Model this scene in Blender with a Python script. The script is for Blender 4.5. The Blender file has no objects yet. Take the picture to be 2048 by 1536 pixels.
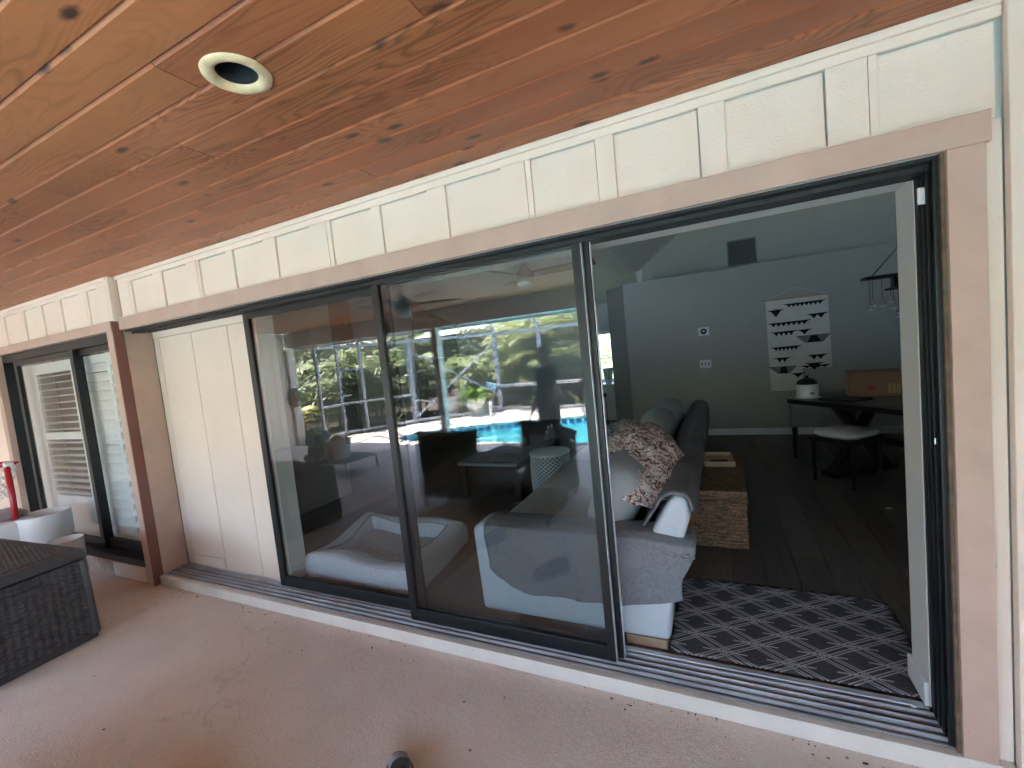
import bpy, bmesh, math, random
from mathutils import Vector, Matrix, Euler
from mathutils.geometry import tessellate_polygon
random.seed(7)
scene = bpy.context.scene
COL = scene.collection
PI = math.pi

# ------------------------------------------------------------------ camera
YAW, PITCH, ROLL = -0.4451, -0.0726, -0.1014
CAM = Vector((0.0, -1.884, 1.58))
fw = Vector((math.sin(YAW)*math.cos(PITCH), math.cos(YAW)*math.cos(PITCH), math.sin(PITCH)))
r0 = Vector((math.cos(YAW), -math.sin(YAW), 0)); u0 = r0.cross(fw)
rt = math.cos(ROLL)*r0 + math.sin(ROLL)*u0
up = -math.sin(ROLL)*r0 + math.cos(ROLL)*u0
cd = bpy.data.cameras.new('camera'); cam = bpy.data.objects.new('camera', cd); COL.objects.link(cam)
cam.matrix_world = Matrix(((rt.x, up.x, -fw.x, CAM.x), (rt.y, up.y, -fw.y, CAM.y), (rt.z, up.z, -fw.z, CAM.z), (0, 0, 0, 1)))
cd.sensor_width = 36; cd.lens = 882/2048*36; cd.clip_start = 0.02; cd.clip_end = 600
scene.camera = cam

# ------------------------------------------------------------------ sky, sun, exposure
SUN = Vector((-0.42, -0.03, 0.88)).normalized()
world = bpy.data.worlds.new('World'); scene.world = world; world.use_nodes = True
wn = world.node_tree.nodes; wl = world.node_tree.links
bg = wn['Background']; sky = wn.new('ShaderNodeTexSky'); sky.sky_type = 'NISHITA'; sky.sun_disc = False
sky.sun_elevation = math.asin(SUN.z); sky.sun_rotation = math.atan2(SUN.x, SUN.y)
sky.air_density = 1.0; sky.dust_density = 1.5
wl.new(sky.outputs['Color'], bg.inputs['Color']); bg.inputs['Strength'].default_value = 0.13
sd = bpy.data.lights.new('sun', 'SUN'); sd.energy = 4.8; sd.angle = math.radians(0.6); sd.color = (1.0, 0.935, 0.85)
sun = bpy.data.objects.new('sun', sd); COL.objects.link(sun)
sun.rotation_euler = SUN.to_track_quat('Z', 'Y').to_euler()
vs = scene.view_settings; vs.view_transform = 'Standard'; vs.look = 'None'; vs.gamma = 1.0; vs.use_curve_mapping = False
vs.exposure = 4.7
cy = scene.cycles
cy.max_bounces = 12; cy.diffuse_bounces = 7; cy.glossy_bounces = 5; cy.transparent_max_bounces = 32; cy.transmission_bounces = 6
cy.use_denoising = True; cy.sample_clamp_indirect = 6.0
cy.caustics_reflective = False; cy.caustics_refractive = False

# ------------------------------------------------------------------ materials
def nt(name):
    m = bpy.data.materials.new(name); m.use_nodes = True
    n = m.node_tree.nodes; l = m.node_tree.links
    return m, n, l, n['Principled BSDF']
def mixc(n, l, fac, a, b, mode='MIX'):
    x = n.new('ShaderNodeMix'); x.data_type = 'RGBA'; x.blend_type = mode
    for s, v in ((0, fac), (6, a), (7, b)):
        if hasattr(v, 'is_linked') or hasattr(v, 'links'): l.new(v, x.inputs[s])
        elif s == 0: x.inputs[0].default_value = v
        else: x.inputs[s].default_value = (*v, 1) if len(v) == 3 else v
    return x.outputs[2]
def mth(n, l, op, a, b=0.0, c=None):
    x = n.new('ShaderNodeMath'); x.operation = op
    for i, v in enumerate((a, b, c)):
        if v is None: continue
        if hasattr(v, 'links'): l.new(v, x.inputs[i])
        else: x.inputs[i].default_value = v
    return x.outputs[0]
def coords(n, l, scale=(1, 1, 1), rot=(0, 0, 0), rnd=0.0, kind='Object'):
    tc = n.new('ShaderNodeTexCoord'); mp = n.new('ShaderNodeMapping')
    mp.inputs['Scale'].default_value = scale; mp.inputs['Rotation'].default_value = rot
    src = tc.outputs[kind]
    if rnd:
        oi = n.new('ShaderNodeObjectInfo'); va = n.new('ShaderNodeVectorMath'); va.operation = 'SCALE'
        cb = n.new('ShaderNodeCombineXYZ')
        l.new(oi.outputs['Random'], cb.inputs[0]); l.new(mth(n, l, 'MULTIPLY', oi.outputs['Random'], 3.7), cb.inputs[1]); l.new(mth(n, l, 'MULTIPLY', oi.outputs['Random'], 7.3), cb.inputs[2])
        l.new(cb.outputs[0], va.inputs[0]); va.inputs['Scale'].default_value = rnd
        ad = n.new('ShaderNodeVectorMath'); ad.operation = 'ADD'
        l.new(src, ad.inputs[0]); l.new(va.outputs[0], ad.inputs[1]); src = ad.outputs[0]
    l.new(src, mp.inputs['Vector'])
    return mp.outputs['Vector']
def noise(n, l, vec, scale, detail=4, rough=0.55, dist=0.0):
    x = n.new('ShaderNodeTexNoise'); l.new(vec, x.inputs['Vector'])
    x.inputs['Scale'].default_value = scale; x.inputs['Detail'].default_value = detail
    x.inputs['Roughness'].default_value = rough; x.inputs['Distortion'].default_value = dist
    return x.outputs['Fac']
def ramp(n, l, fac, stops):
    x = n.new('ShaderNodeValToRGB'); l.new(fac, x.inputs[0]); e = x.color_ramp.elements
    while len(e) < len(stops): e.new(0.5)
    for i, (p, c) in enumerate(stops):
        e[i].position = p; e[i].color = (*c, 1) if hasattr(c, '__len__') else (c, c, c, 1)
    return x.outputs['Color']
def bump(n, l, b, h, strength=0.3, dist=0.01):
    x = n.new('ShaderNodeBump'); x.inputs['Strength'].default_value = strength; x.inputs['Distance'].default_value = dist
    l.new(h, x.inputs['Height']); l.new(x.outputs[0], b.inputs['Normal'])
def pm(name, col, rough=0.6, metal=0.0, var=0.12, vs_=6.0, bs=120.0, bst=0.15, spec=0.5, rnd=0.0, coat=0.0, stretch=(1, 1, 1), bd=0.003):
    m, n, l, b = nt(name)
    v = coords(n, l, stretch, rnd=rnd)
    f = noise(n, l, v, vs_, 5)
    lo = tuple(c*(1-var) for c in col); hi = tuple(min(1, c*(1+var)) for c in col)
    l.new(ramp(n, l, f, [(0.3, lo), (0.7, hi)]), b.inputs['Base Color'])
    b.inputs['Roughness'].default_value = rough; b.inputs['Metallic'].default_value = metal
    b.inputs['Specular IOR Level'].default_value = spec
    b.inputs['Coat Weight'].default_value = coat
    if bst: bump(n, l, b, noise(n, l, v, bs, 3), bst, bd)
    return m

def mat_ceiling():
    m, n, l, b = nt('stained_cedar')
    v = coords(n, l, (0.55, 3.2, 3.2), rnd=9.0)
    f = noise(n, l, v, 1.5, 3, 0.42, 0.35)
    ring = mth(n, l, 'FRACT', mth(n, l, 'MULTIPLY', f, 27.0))
    ringc = ramp(n, l, ring, [(0.0, 0.40), (0.22, 0.95), (0.62, 1.0), (1.0, 0.36)])
    v2 = coords(n, l, (1.2, 70, 70), rnd=5.0)
    fine = ramp(n, l, noise(n, l, v2, 3.0, 3), [(0.3, 0.80), (0.75, 1.12)])
    vb = coords(n, l, (0.9, 3, 3), rnd=13.0)
    big = noise(n, l, vb, 1.1, 3)
    oi = n.new('ShaderNodeObjectInfo')
    tone = ramp(n, l, oi.outputs['Random'], [(0.0, (0.325, 0.097, 0.040)), (0.4, (0.36, 0.114, 0.046)), (0.8, (0.38, 0.126, 0.050)), (1.0, (0.405, 0.140, 0.053))])
    c = mixc(n, l, 1.0, tone, ramp(n, l, big, [(0.25, (0.74, 0.70, 0.66)), (0.75, (1.15, 1.18, 1.2))]), 'MULTIPLY')
    # rings only fade in on part of a board
    msk = ramp(n, l, noise(n, l, coords(n, l, (0.8, 2, 2), rnd=21.0), 1.2, 1), [(0.45, 0.05), (0.62, 0.8)])
    c = mixc(n, l, msk, c, mixc(n, l, 1.0, c, ringc, 'MULTIPLY'))
    c = mixc(n, l, 0.55, c, mixc(n, l, 1.0, c, fine, 'MULTIPLY'))
    vo = n.new('ShaderNodeTexVoronoi'); vo.voronoi_dimensions = '2D'; l.new(coords(n, l, (1.0, 2.4, 1.0), rnd=17.0), vo.inputs['Vector']); vo.inputs['Scale'].default_value = 2.6
    wob = mth(n, l, 'MULTIPLY_ADD', noise(n, l, coords(n, l), 60, 2), 0.07, vo.outputs['Distance'])
    kn = ramp(n, l, wob, [(0.075, 1.0), (0.10, 0.8), (0.16, 0.0)])
    gate = ramp(n, l, noise(n, l, coords(n, l, (1.0, 1.0, 1.0), rnd=29.0), 2.2, 0), [(0.565, 0.0), (0.60, 1.0)])
    kk = mixc(n, l, 1.0, kn, gate, 'MULTIPLY')
    c = mixc(n, l, kk, c, (0.055, 0.02, 0.016))
    l.new(c, b.inputs['Base Color'])
    b.inputs['Roughness'].default_value = 0.46; b.inputs['Specular IOR Level'].default_value = 0.32
    b.inputs['Coat Weight'].default_value = 0.10; b.inputs['Coat Roughness'].default_value = 0.25
    bump(n, l, b, fine, 0.12, 0.002)
    return m
def mat_siding():
    m, n, l, b = nt('cream_siding_paint')
    v = coords(n, l, (2.2, 2.2, 14))
    c = ramp(n, l, noise(n, l, coords(n, l), 2.2, 4), [(0.3, (0.725, 0.615, 0.53)), (0.7, (0.785, 0.675, 0.585))])
    st = ramp(n, l, noise(n, l, coords(n, l, (1, 1, 0.6)), 55, 2), [(0.72, 0.0), (0.80, 0.55)])
    c = mixc(n, l, st, c, (0.56, 0.51, 0.42))
    l.new(c, b.inputs['Base Color']); b.inputs['Roughness'].default_value = 0.55
    h = mth(n, l, 'ADD', noise(n, l, v, 26, 4), noise(n, l, coords(n, l), 150, 2))
    bump(n, l, b, h, 0.35, 0.0035)
    return m
def mat_deck():
    m, n, l, b = nt('textured_patio_concrete')
    a = noise(n, l, coords(n, l), 1.6, 6, 0.6)
    c = ramp(n, l, a, [(0.28, (0.62, 0.53, 0.48)), (0.5, (0.70, 0.61, 0.56)), (0.72, (0.75, 0.665, 0.63))])
    sp = ramp(n, l, noise(n, l, coords(n, l), 230, 2), [(0.30, 0.72), (0.55, 1.05)])
    c = mixc(n, l, 0.55, c, mixc(n, l, 1.0, c, sp, 'MULTIPLY'))
    stn = ramp(n, l, noise(n, l, coords(n, l, (1, 1, 1)), 5.5, 5, 0.7), [(0.62, 0.0), (0.80, 0.28)])
    c = mixc(n, l, stn, c, (0.26, 0.19, 0.15))
    ln_ = mth(n, l, 'ABSOLUTE', mth(n, l, 'SUBTRACT', noise(n, l, coords(n, l, (0.5, 0.8, 1), rot=(0, 0, 0.5)), 1.1, 6, 0.5), 0.5))
    crk = mixc(n, l, 1.0, ramp(n, l, ln_, [(0.0, 0.22), (0.0025, 0.0)]), ramp(n, l, noise(n, l, coords(n, l), 0.9, 1), [(0.5, 0.0), (0.56, 1.0)]), 'MULTIPLY')
    c = mixc(n, l, crk, c, (0.22, 0.17, 0.14))
    scf = ramp(n, l, noise(n, l, coords(n, l, (1.2, 9, 1), rot=(0, 0, 0.75)), 3.2, 4, 0.6), [(0.68, 0.0), (0.78, 0.20)])
    c = mixc(n, l, scf, c, (0.34, 0.28, 0.25))
    spk = n.new('ShaderNodeTexVoronoi'); l.new(coords(n, l), spk.inputs['Vector']); spk.inputs['Scale'].default_value = 7.0
    dots = ramp(n, l, spk.outputs['Distance'], [(0.035, 0.8), (0.055, 0.0)])
    c = mixc(n, l, dots, c, (0.10, 0.07, 0.055))
    l.new(c, b.inputs['Base Color']); b.inputs['Roughness'].default_value = 0.7
    h = mth(n, l, 'ADD', noise(n, l, coords(n, l), 190, 3), mth(n, l, 'MULTIPLY', noise(n, l, coords(n, l), 38, 3), 0.8))
    bump(n, l, b, h, 0.55, 0.005)
    return m
def mat_glass(name, f0):
    m, n, l, b = nt(name); n.remove(b)
    out = n['Material Output']
    g = n.new('ShaderNodeNewGeometry'); d = n.new('ShaderNodeVectorMath'); d.operation = 'DOT_PRODUCT'
    l.new(g.outputs['Incoming'], d.inputs[0]); l.new(g.outputs['Normal'], d.inputs[1])
    k = mth(n, l, 'SUBTRACT', 1.0, mth(n, l, 'ABSOLUTE', d.outputs['Value']))
    f = mth(n, l, 'MULTIPLY_ADD', mth(n, l, 'POWER', k, 5.0), 1-f0, f0)
    t = n.new('ShaderNodeBsdfTransparent'); t.inputs[0].default_value = (0.93, 0.95, 0.95, 1)
    gl = n.new('ShaderNodeBsdfGlossy'); gl.inputs['Roughness'].default_value = 0.0
    mx = n.new('ShaderNodeMixShader'); l.new(f, mx.inputs[0]); l.new(t.outputs[0], mx.inputs[1]); l.new(gl.outputs[0], mx.inputs[2])
    l.new(mx.outputs[0], out.inputs['Surface'])
    return m
def mat_screen():
    m, n, l, b = nt('insect_screen'); n.remove(b); out = n['Material Output']
    t = n.new('ShaderNodeBsdfTransparent'); df = n.new('ShaderNodeBsdfDiffuse'); df.inputs[0].default_value = (0.06, 0.065, 0.07, 1)
    mx = n.new('ShaderNodeMixShader'); mx.inputs[0].default_value = 0.10
    l.new(t.outputs[0], mx.inputs[1]); l.new(df.outputs[0], mx.inputs[2]); l.new(mx.outputs[0], out.inputs['Surface'])
    return m
def mat_water():
    m, n, l, b = nt('pool_water'); n.remove(b); out = n['Material Output']
    t = n.new('ShaderNodeBsdfTransparent'); t.inputs[0].default_value = (0.62, 0.93, 0.97, 1)
    gl = n.new('ShaderNodeBsdfGlossy'); gl.inputs['Roughness'].default_value = 0.02
    bp = n.new('ShaderNodeBump'); bp.inputs['Strength'].default_value = 0.25; bp.inputs['Distance'].default_value = 0.03
    l.new(noise(n, l, coords(n, l), 5, 3), bp.inputs['Height']); l.new(bp.outputs[0], gl.inputs['Normal'])
    fr = n.new('ShaderNodeFresnel'); fr.inputs[0].default_value = 1.33; l.new(bp.outputs[0], fr.inputs['Normal'])
    mx = n.new('ShaderNodeMixShader'); l.new(fr.outputs[0], mx.inputs[0]); l.new(t.outputs[0], mx.inputs[1]); l.new(gl.outputs[0], mx.inputs[2])
    l.new(mx.outputs[0], out.inputs['Surface'])
    return m
def mat_leaf(name, c1, c2):
    m, n, l, b = nt(name)
    g = n.new('ShaderNodeNewGeometry')
    f = mth(n, l, 'MULTIPLY_ADD', noise(n, l, coords(n, l), 2.3, 3), 0.5, mth(n, l, 'MULTIPLY', g.outputs['Random Per Island'], 0.5))
    c = ramp(n, l, f, [(0.25, c1), (0.75, c2)])
    l.new(c, b.inputs['Base Color']); b.inputs['Roughness'].default_value = 0.45
    tr = n.new('ShaderNodeBsdfTranslucent'); l.new(c, tr.inputs[0])
    mx = n.new('ShaderNodeMixShader'); mx.inputs[0].default_value = 0.45
    l.new(b.outputs[0], mx.inputs[1]); l.new(tr.outputs[0], mx.inputs[2]); l.new(mx.outputs[0], n['Material Output'].inputs['Surface'])
    return m
def mat_floorplank():
    m, n, l, b = nt('dark_plank_floor')
    oi = n.new('ShaderNodeObjectInfo')
    tone = ramp(n, l, oi.outputs['Random'], [(0.0, (0.080, 0.067, 0.058)), (0.5, (0.108, 0.090, 0.077)), (1.0, (0.140, 0.115, 0.098))])
    g = ramp(n, l, noise(n, l, coords(n, l, (26, 1.2, 1), rnd=8.0), 3.5, 5), [(0.3, 0.6), (0.7, 1.3)])
    c = mixc(n, l, 0.8, tone, mixc(n, l, 1.0, tone, g, 'MULTIPLY'))
    l.new(c, b.inputs['Base Color']); b.inputs['Roughness'].default_value = 0.42; b.inputs['Specular IOR Level'].default_value = 0.35
    bump(n, l, b, g, 0.08, 0.002)
    return m
def mat_rug():
    m, n, l, b = nt('rug_lattice_weave')
    tc = n.new('ShaderNodeTexCoord'); sp = n.new('ShaderNodeSeparateXYZ'); l.new(tc.outputs['Object'], sp.inputs[0])
    x, y = sp.outputs[0], sp.outputs[1]
    def lines(a, bb, per, offs, w):
        t = mth(n, l, 'ADD', mth(n, l, 'MULTIPLY', x, a/per), mth(n, l, 'MULTIPLY', y, bb/per))
        acc = None
        for o in offs:
            fr = mth(n, l, 'FRACT', mth(n, l, 'ADD', t, o+100))
            d = mth(n, l, 'ABSOLUTE', mth(n, l, 'SUBTRACT', fr, 0.5))
            v = mth(n, l, 'LESS_THAN', d, w)
            acc = v if acc is None else mth(n, l, 'MAXIMUM', acc, v)
        return acc
    A = lines(1/0.27, 1/0.20, 1.0, (-0.15, -0.07, 0.07, 0.15), 0.019)
    B = lines(1/0.27, -1/0.20, 1.0, (-0.15, -0.07, 0.07, 0.15), 0.019)
    Cc = lines(0.0, 1/0.10, 1.0, (0.5,), 0.045)
    par = mth(n, l, 'LESS_THAN', mth(n, l, 'FRACT', mth(n, l, 'ADD', mth(n, l, 'MULTIPLY', y, 1/0.20), 100.25)), 0.5)
    cell = mth(n, l, 'ABSOLUTE', mth(n, l, 'SUBTRACT', mth(n, l, 'FRACT', mth(n, l, 'ADD', mth(n, l, 'MULTIPLY_ADD', par, 0.5, mth(n, l, 'MULTIPLY', x, 1/0.27)), 100.5)), 0.5))
    Cg = mth(n, l, 'MULTIPLY', Cc, mth(n, l, 'LESS_THAN', cell, 0.36))
    pat = mth(n, l, 'MAXIMUM', mth(n, l, 'MAXIMUM', A, B), Cg)
    wv = noise(n, l, coords(n, l), 260, 2)
    slub = noise(n, l, coords(n, l, (10, 120, 1), rot=(0, 0, 0.6)), 3, 3)
    dark = ramp(n, l, slub, [(0.35, (0.034, 0.033, 0.042)), (0.7, (0.10, 0.097, 0.115))])
    light = ramp(n, l, wv, [(0.3, (0.32, 0.31, 0.34)), (0.7, (0.50, 0.485, 0.52))])
    l.new(mixc(n, l, pat, dark, light), b.inputs['Base Color']); b.inputs['Roughness'].default_value = 0.95
    bump(n, l, b, mth(n, l, 'ADD', mth(n, l, 'MULTIPLY', pat, 0.7), wv), 0.5, 0.003)
    return m
def mat_leopard():
    m, n, l, b = nt('printed_plush_throw')
    f = noise(n, l, coords(n, l), 36, 3, 0.6, 1.4)
    c = ramp(n, l, f, [(0.38, (0.12, 0.055, 0.045)), (0.46, (0.30, 0.17, 0.14)), (0.50, (0.66, 0.58, 0.56)), (0.8, (0.78, 0.72, 0.71))])
    l.new(c, b.inputs['Base Color']); b.inputs['Roughness'].default_value = 0.95
    bump(n, l, b, noise(n, l, coords(n, l), 300, 2), 0.4, 0.004)
    return m
def mat_quilt(name, col):
    m, n, l, b = nt(name)
    va = n.new('ShaderNodeVectorMath'); va.operation = 'ADD'
    nz = n.new('ShaderNodeTexNoise'); nz.inputs['Scale'].default_value = 4.5; nz.inputs['Detail'].default_value = 2; cc = coords(n, l)
    l.new(cc, nz.inputs['Vector']); sc = n.new('ShaderNodeVectorMath'); sc.operation = 'SCALE'; sc.inputs['Scale'].default_value = 0.5
    l.new(nz.outputs['Color'], sc.inputs[0]); l.new(cc, va.inputs[0]); l.new(sc.outputs[0], va.inputs[1])
    sc2 = n.new('ShaderNodeVectorMath'); sc2.operation = 'SCALE'; sc2.inputs['Scale'].default_value = 1.0; l.new(va.outputs[0], sc2.inputs[0])
    f = noise(n, l, sc2.outputs[0], 5.5, 1, 0.4, 0.8)
    st = mth(n, l, 'ABSOLUTE', mth(n, l, 'SUBTRACT', mth(n, l, 'FRACT', mth(n, l, 'MULTIPLY', f, 11.0)), 0.5))
    h = ramp(n, l, st, [(0.0, 0.0), (0.07, 0.55), (0.4, 1.0)])
    wr = noise(n, l, coords(n, l, (1, 1, 1)), 26, 4, 0.6, 1.5)
    hh = mth(n, l, 'MULTIPLY_ADD', wr, 0.5, h)
    lo = tuple(c*0.80 for c in col)
    l.new(mixc(n, l, h, lo, col), b.inputs['Base Color']); b.inputs['Roughness'].default_value = 0.9
    bump(n, l, b, hh, 0.42, 0.007)
    return m
def mat_woven(name, c1, c2, sx=60, sz=160):
    m, n, l, b = nt(name)
    f = noise(n, l, coords(n, l, (3, 3, sz)), 2.0, 3); f2 = noise(n, l, coords(n, l, (sx, sx, 1)), 1.0, 2)
    l.new(ramp(n, l, mth(n, l, 'MULTIPLY_ADD', f, 0.6, mth(n, l, 'MULTIPLY', f2, 0.4)), [(0.35, c1), (0.65, c2)]), b.inputs['Base Color'])
    b.inputs['Roughness'].default_value = 0.85; bump(n, l, b, f, 0.4, 0.004)
    return m
def mat_wicker(name, c1, c2):
    m, n, l, b = nt(name)
    g = n.new('ShaderNodeNewGeometry')
    f = mth(n, l, 'MULTIPLY_ADD', noise(n, l, coords(n, l), 60, 4), 0.45, mth(n, l, 'MULTIPLY', noise(n, l, coords(n, l, (7, 7, 75)), 1.6, 2), 0.55))
    l.new(ramp(n, l, f, [(0.40, c1), (0.60, c2)]), b.inputs['Base Color']); b.inputs['Roughness'].default_value = 0.6
    bump(n, l, b, noise(n, l, coords(n, l), 200, 2), 0.3, 0.002)
    return m
def mat_palmprint():
    m, n, l, b = nt('palm_print_fabric')
    w = n.new('ShaderNodeTexWave'); w.inputs['Scale'].default_value = 5; w.inputs['Distortion'].default_value = 9; w.inputs['Detail'].default_value = 2
    l.new(coords(n, l), w.inputs['Vector'])
    l.new(ramp(n, l, w.outputs['Fac'], [(0.45, (0.035, 0.022, 0.014)), (0.55, (0.11, 0.075, 0.04))]), b.inputs['Base Color']); b.inputs['Roughness'].default_value = 0.9
    return m

M = dict(
    ceil=mat_ceiling(), siding=mat_siding(), deck=mat_deck(),
    trim=pm('tan_trim_paint', (0.49, 0.352, 0.292), 0.6, var=0.08, bs=60, bst=0.25),
    trim_edge=pm('red_brown_trim_edge', (0.20, 0.085, 0.07), 0.6),
    curb=pm('white_curb_paint', (0.68, 0.64, 0.60), 0.6, var=0.07, bs=80, bst=0.3),
    frame=pm('dark_bronze_aluminium', (0.007, 0.009, 0.011), 0.42, 0.0, var=0.25, bs=30, bst=0.05),
    rail=pm('worn_aluminium_track', (0.52, 0.55, 0.60), 0.38, 0.35, var=0.3, vs_=14, bs=60, bst=0.15, stretch=(0.3, 1, 1)),
    track=pm('dirty_track_bed', (0.20, 0.20, 0.21), 0.55, 0.2, var=0.5, vs_=9, bs=60, bst=0.2, stretch=(0.4, 1, 1)),
    glass=mat_glass('door_glass', 0.060), glass2=mat_glass('front_door_glass', 0.050), wglass=mat_glass('window_glass', 0.03), screen=mat_screen(), water=mat_water(),
    white=pm('white_plastic', (0.78, 0.79, 0.80), 0.3, var=0.03, bst=0.03),
    shutter=pm('white_shutter_paint', (0.84, 0.86, 0.86), 0.35, var=0.04, bst=0.06),
    cream_ring=pm('yellowed_trim_ring', (0.62, 0.47, 0.29), 0.3, var=0.35, vs_=11, bst=0.05),
    black=pm('black_baffle', (0.012, 0.013, 0.016), 0.5, var=0.2, bst=0.05),
    wall=pm('grey_green_wall_paint', (0.40, 0.40, 0.365), 0.75, var=0.03, bs=180, bst=0.1),
    wallwhite=pm('soft_white_wall_paint', (0.62, 0.625, 0.60), 0.7, var=0.03, bs=180, bst=0.1),
    inceil=pm('interior_ceiling_paint', (0.78, 0.78, 0.75), 0.8, var=0.03, bs=140, bst=0.2),
    base=pm('white_baseboard_paint', (0.78, 0.79, 0.80), 0.4, var=0.03, bst=0.04),
    floor=mat_floorplank(), rug=mat_rug(), leopard=mat_leopard(),
    quilt=mat_quilt('grey_quilted_cotton', (0.18, 0.19, 0.215)), runner=mat_quilt('charcoal_quilted_cotton', (0.15, 0.158, 0.178)),
    sofa=pm('pale_sofa_upholstery', (0.50, 0.55, 0.62), 0.85, var=0.05, bs=350, bst=0.3),
    seat=pm('grey_seat_upholstery', (0.42, 0.42, 0.42), 0.9, var=0.06, bs=350, bst=0.35),
    cush=pm('ribbed_grey_cushion', (0.34, 0.37, 0.40), 0.9, var=0.06, bs=130, bst=0.55),
    blanket=pm('grey_floral_blanket', (0.42, 0.41, 0.42), 0.95, var=0.6, vs_=22, bs=200, bst=0.4),
    bed=pm('dog_bed_fabric', (0.48, 0.51, 0.56), 0.95, var=0.12, vs_=60, bs=260, bst=0.45),
    bedmat=pm('dog_bed_mat_fabric', (0.34, 0.34, 0.36), 0.95, var=0.2, vs_=30, bs=200, bst=0.5),
    footwood=pm('light_wood_foot', (0.30, 0.21, 0.14), 0.5, var=0.2, stretch=(1, 1, 0.2)),
    wicker=mat_wicker('brown_seagrass_weave', (0.055, 0.028, 0.014), (0.29, 0.165, 0.088)),
    boxw=mat_wicker('charcoal_resin_weave', (0.040, 0.044, 0.052), (0.098, 0.106, 0.120)),
    boxp=pm('charcoal_resin', (0.066, 0.070, 0.080), 0.5, var=0.12, bst=0.1),
    blackwood=pm('black_wood', (0.012, 0.012, 0.013), 0.35, var=0.3, bst=0.05),
    darkwood=pm('dark_brown_wood', (0.05, 0.035, 0.026), 0.4, var=0.3, bst=0.05),
    card=pm('brown_cardboard', (0.30, 0.18, 0.11), 0.8, var=0.1, bst=0.1),
    red=pm('red_plastic', (0.42, 0.018, 0.03), 0.3, var=0.1, bst=0.03), redprint=pm('red_print', (0.35, 0.02, 0.03), 0.7, bst=0),
    tape=pm('yellow_label_print', (0.42, 0.33, 0.14), 0.6, bst=0),
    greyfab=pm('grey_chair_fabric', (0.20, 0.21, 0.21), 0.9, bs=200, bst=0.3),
    metal=pm('brushed_steel', (0.55, 0.56, 0.58), 0.25, 0.9, var=0.05, bst=0.05),
    chrome=pm('polished_chrome', (0.75, 0.76, 0.78), 0.08, 1.0, var=0.02, bst=0),
    bulb=mat_glass('clear_bulb_glass', 0.12),
    rope=pm('white_net_cord', (0.70, 0.70, 0.68), 0.8, bst=0),
    hang=pm('natural_cotton_weave', (0.72, 0.70, 0.64), 0.95, var=0.08, bs=220, bst=0.5), hangblack=pm('black_yarn', (0.012, 0.012, 0.014), 0.95, bst=0.2), hanggrey=pm('grey_yarn', (0.20, 0.20, 0.20), 0.95, bst=0.2),
    shade=mat_woven('woven_wood_shade', (0.16, 0.085, 0.045), (0.34, 0.21, 0.12)),
    traywood=pm('tan_wood_tray', (0.50, 0.36, 0.22), 0.5, var=0.15, stretch=(0.3, 3, 1)),
    conc=pm('pale_pool_deck_concrete', (0.50, 0.44, 0.40), 0.8, var=0.1, bs=150, bst=0.3),
    basin=pm('pale_blue_plaster', (0.50, 0.78, 0.82), 0.6, var=0.08), tile=pm('cobalt_tile', (0.02, 0.05, 0.22), 0.15, var=0.5, vs_=16, bst=0), grout=pm('pale_grout', (0.55, 0.62, 0.68), 0.7),
    cage=pm('grey_white_aluminium', (0.33, 0.34, 0.39), 0.45, 0.0, var=0.08, bst=0.05),
    grass=pm('lawn_soil', (0.06, 0.10, 0.025), 0.95, var=0.4, vs_=9, bs=40, bst=0.6), mulch=pm('dark_mulch', (0.055, 0.040, 0.028), 0.95, var=0.5, vs_=20, bs=60, bst=0.7),
    blade=mat_leaf('grass_blade', (0.07, 0.14, 0.02), (0.16, 0.26, 0.05)),
    leafA=mat_leaf('fan_palm_leaf', (0.11, 0.15, 0.06), (0.36, 0.40, 0.21)), leafB=mat_leaf('feather_palm_leaf', (0.17, 0.21, 0.07), (0.42, 0.44, 0.21)),
    leafC=mat_leaf('hedge_leaf', (0.05, 0.07, 0.035), (0.17, 0.19, 0.10)), leafD=mat_leaf('bright_pot_leaf', (0.12, 0.24, 0.03), (0.26, 0.40, 0.07)),
    leafP=mat_leaf('purple_leaf', (0.10, 0.035, 0.06), (0.22, 0.08, 0.10)), leafY=mat_leaf('yellowing_leaf', (0.30, 0.27, 0.06), (0.46, 0.42, 0.16)),
    leafG=mat_leaf('silver_green_leaf', (0.12, 0.16, 0.09), (0.30, 0.33, 0.20)),
    bark=pm('fibrous_bark', (0.13, 0.095, 0.065), 0.95, var=0.4, vs_=20, bs=70, bst=0.8),
    pot=pm('white_glazed_pot', (0.70, 0.68, 0.63), 0.4, var=0.08, bst=0.15),
    skin=pm('skin', (0.42, 0.25, 0.18), 0.5, var=0.06, bst=0.05), shirt=pm('dark_shirt_cotton', (0.05, 0.055, 0.07), 0.9), hair=pm('dark_hair', (0.02, 0.014, 0.01), 0.6),
    plush=pm('grey_plush', (0.22, 0.23, 0.25), 0.95, var=0.2, bs=120, bst=0.6), palmf=mat_palmprint(),
    ptile=pm('tan_stone_ledge', (0.42, 0.34, 0.27), 0.8, var=0.25, vs_=14, bs=60, bst=0.5),
    seal=pm('dark_rubber_sole', (0.02, 0.022, 0.025), 0.35, bst=0.05), greyrub=pm('grey_mesh_upper', (0.30, 0.30, 0.33), 0.6),
    plaster=pm('exterior_stucco', (0.55, 0.52, 0.46), 0.85, bs=90, bst=0.5),
    yellow=pm('pale_yellow_board_paint', (0.62, 0.60, 0.28), 0.5, bst=0), skyblue=pm('light_blue_board_paint', (0.35, 0.62, 0.75), 0.5, bst=0),
    candle=pm('brown_glass_candle', (0.16, 0.09, 0.05), 0.25, bst=0), ghost=pm('grey_fan_metal', (0.10, 0.10, 0.10), 0.4, 0.4, bst=0), bladewood=pm('walnut_fan_blade', (0.10, 0.065, 0.045), 0.4, bst=0.05),
)

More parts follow.
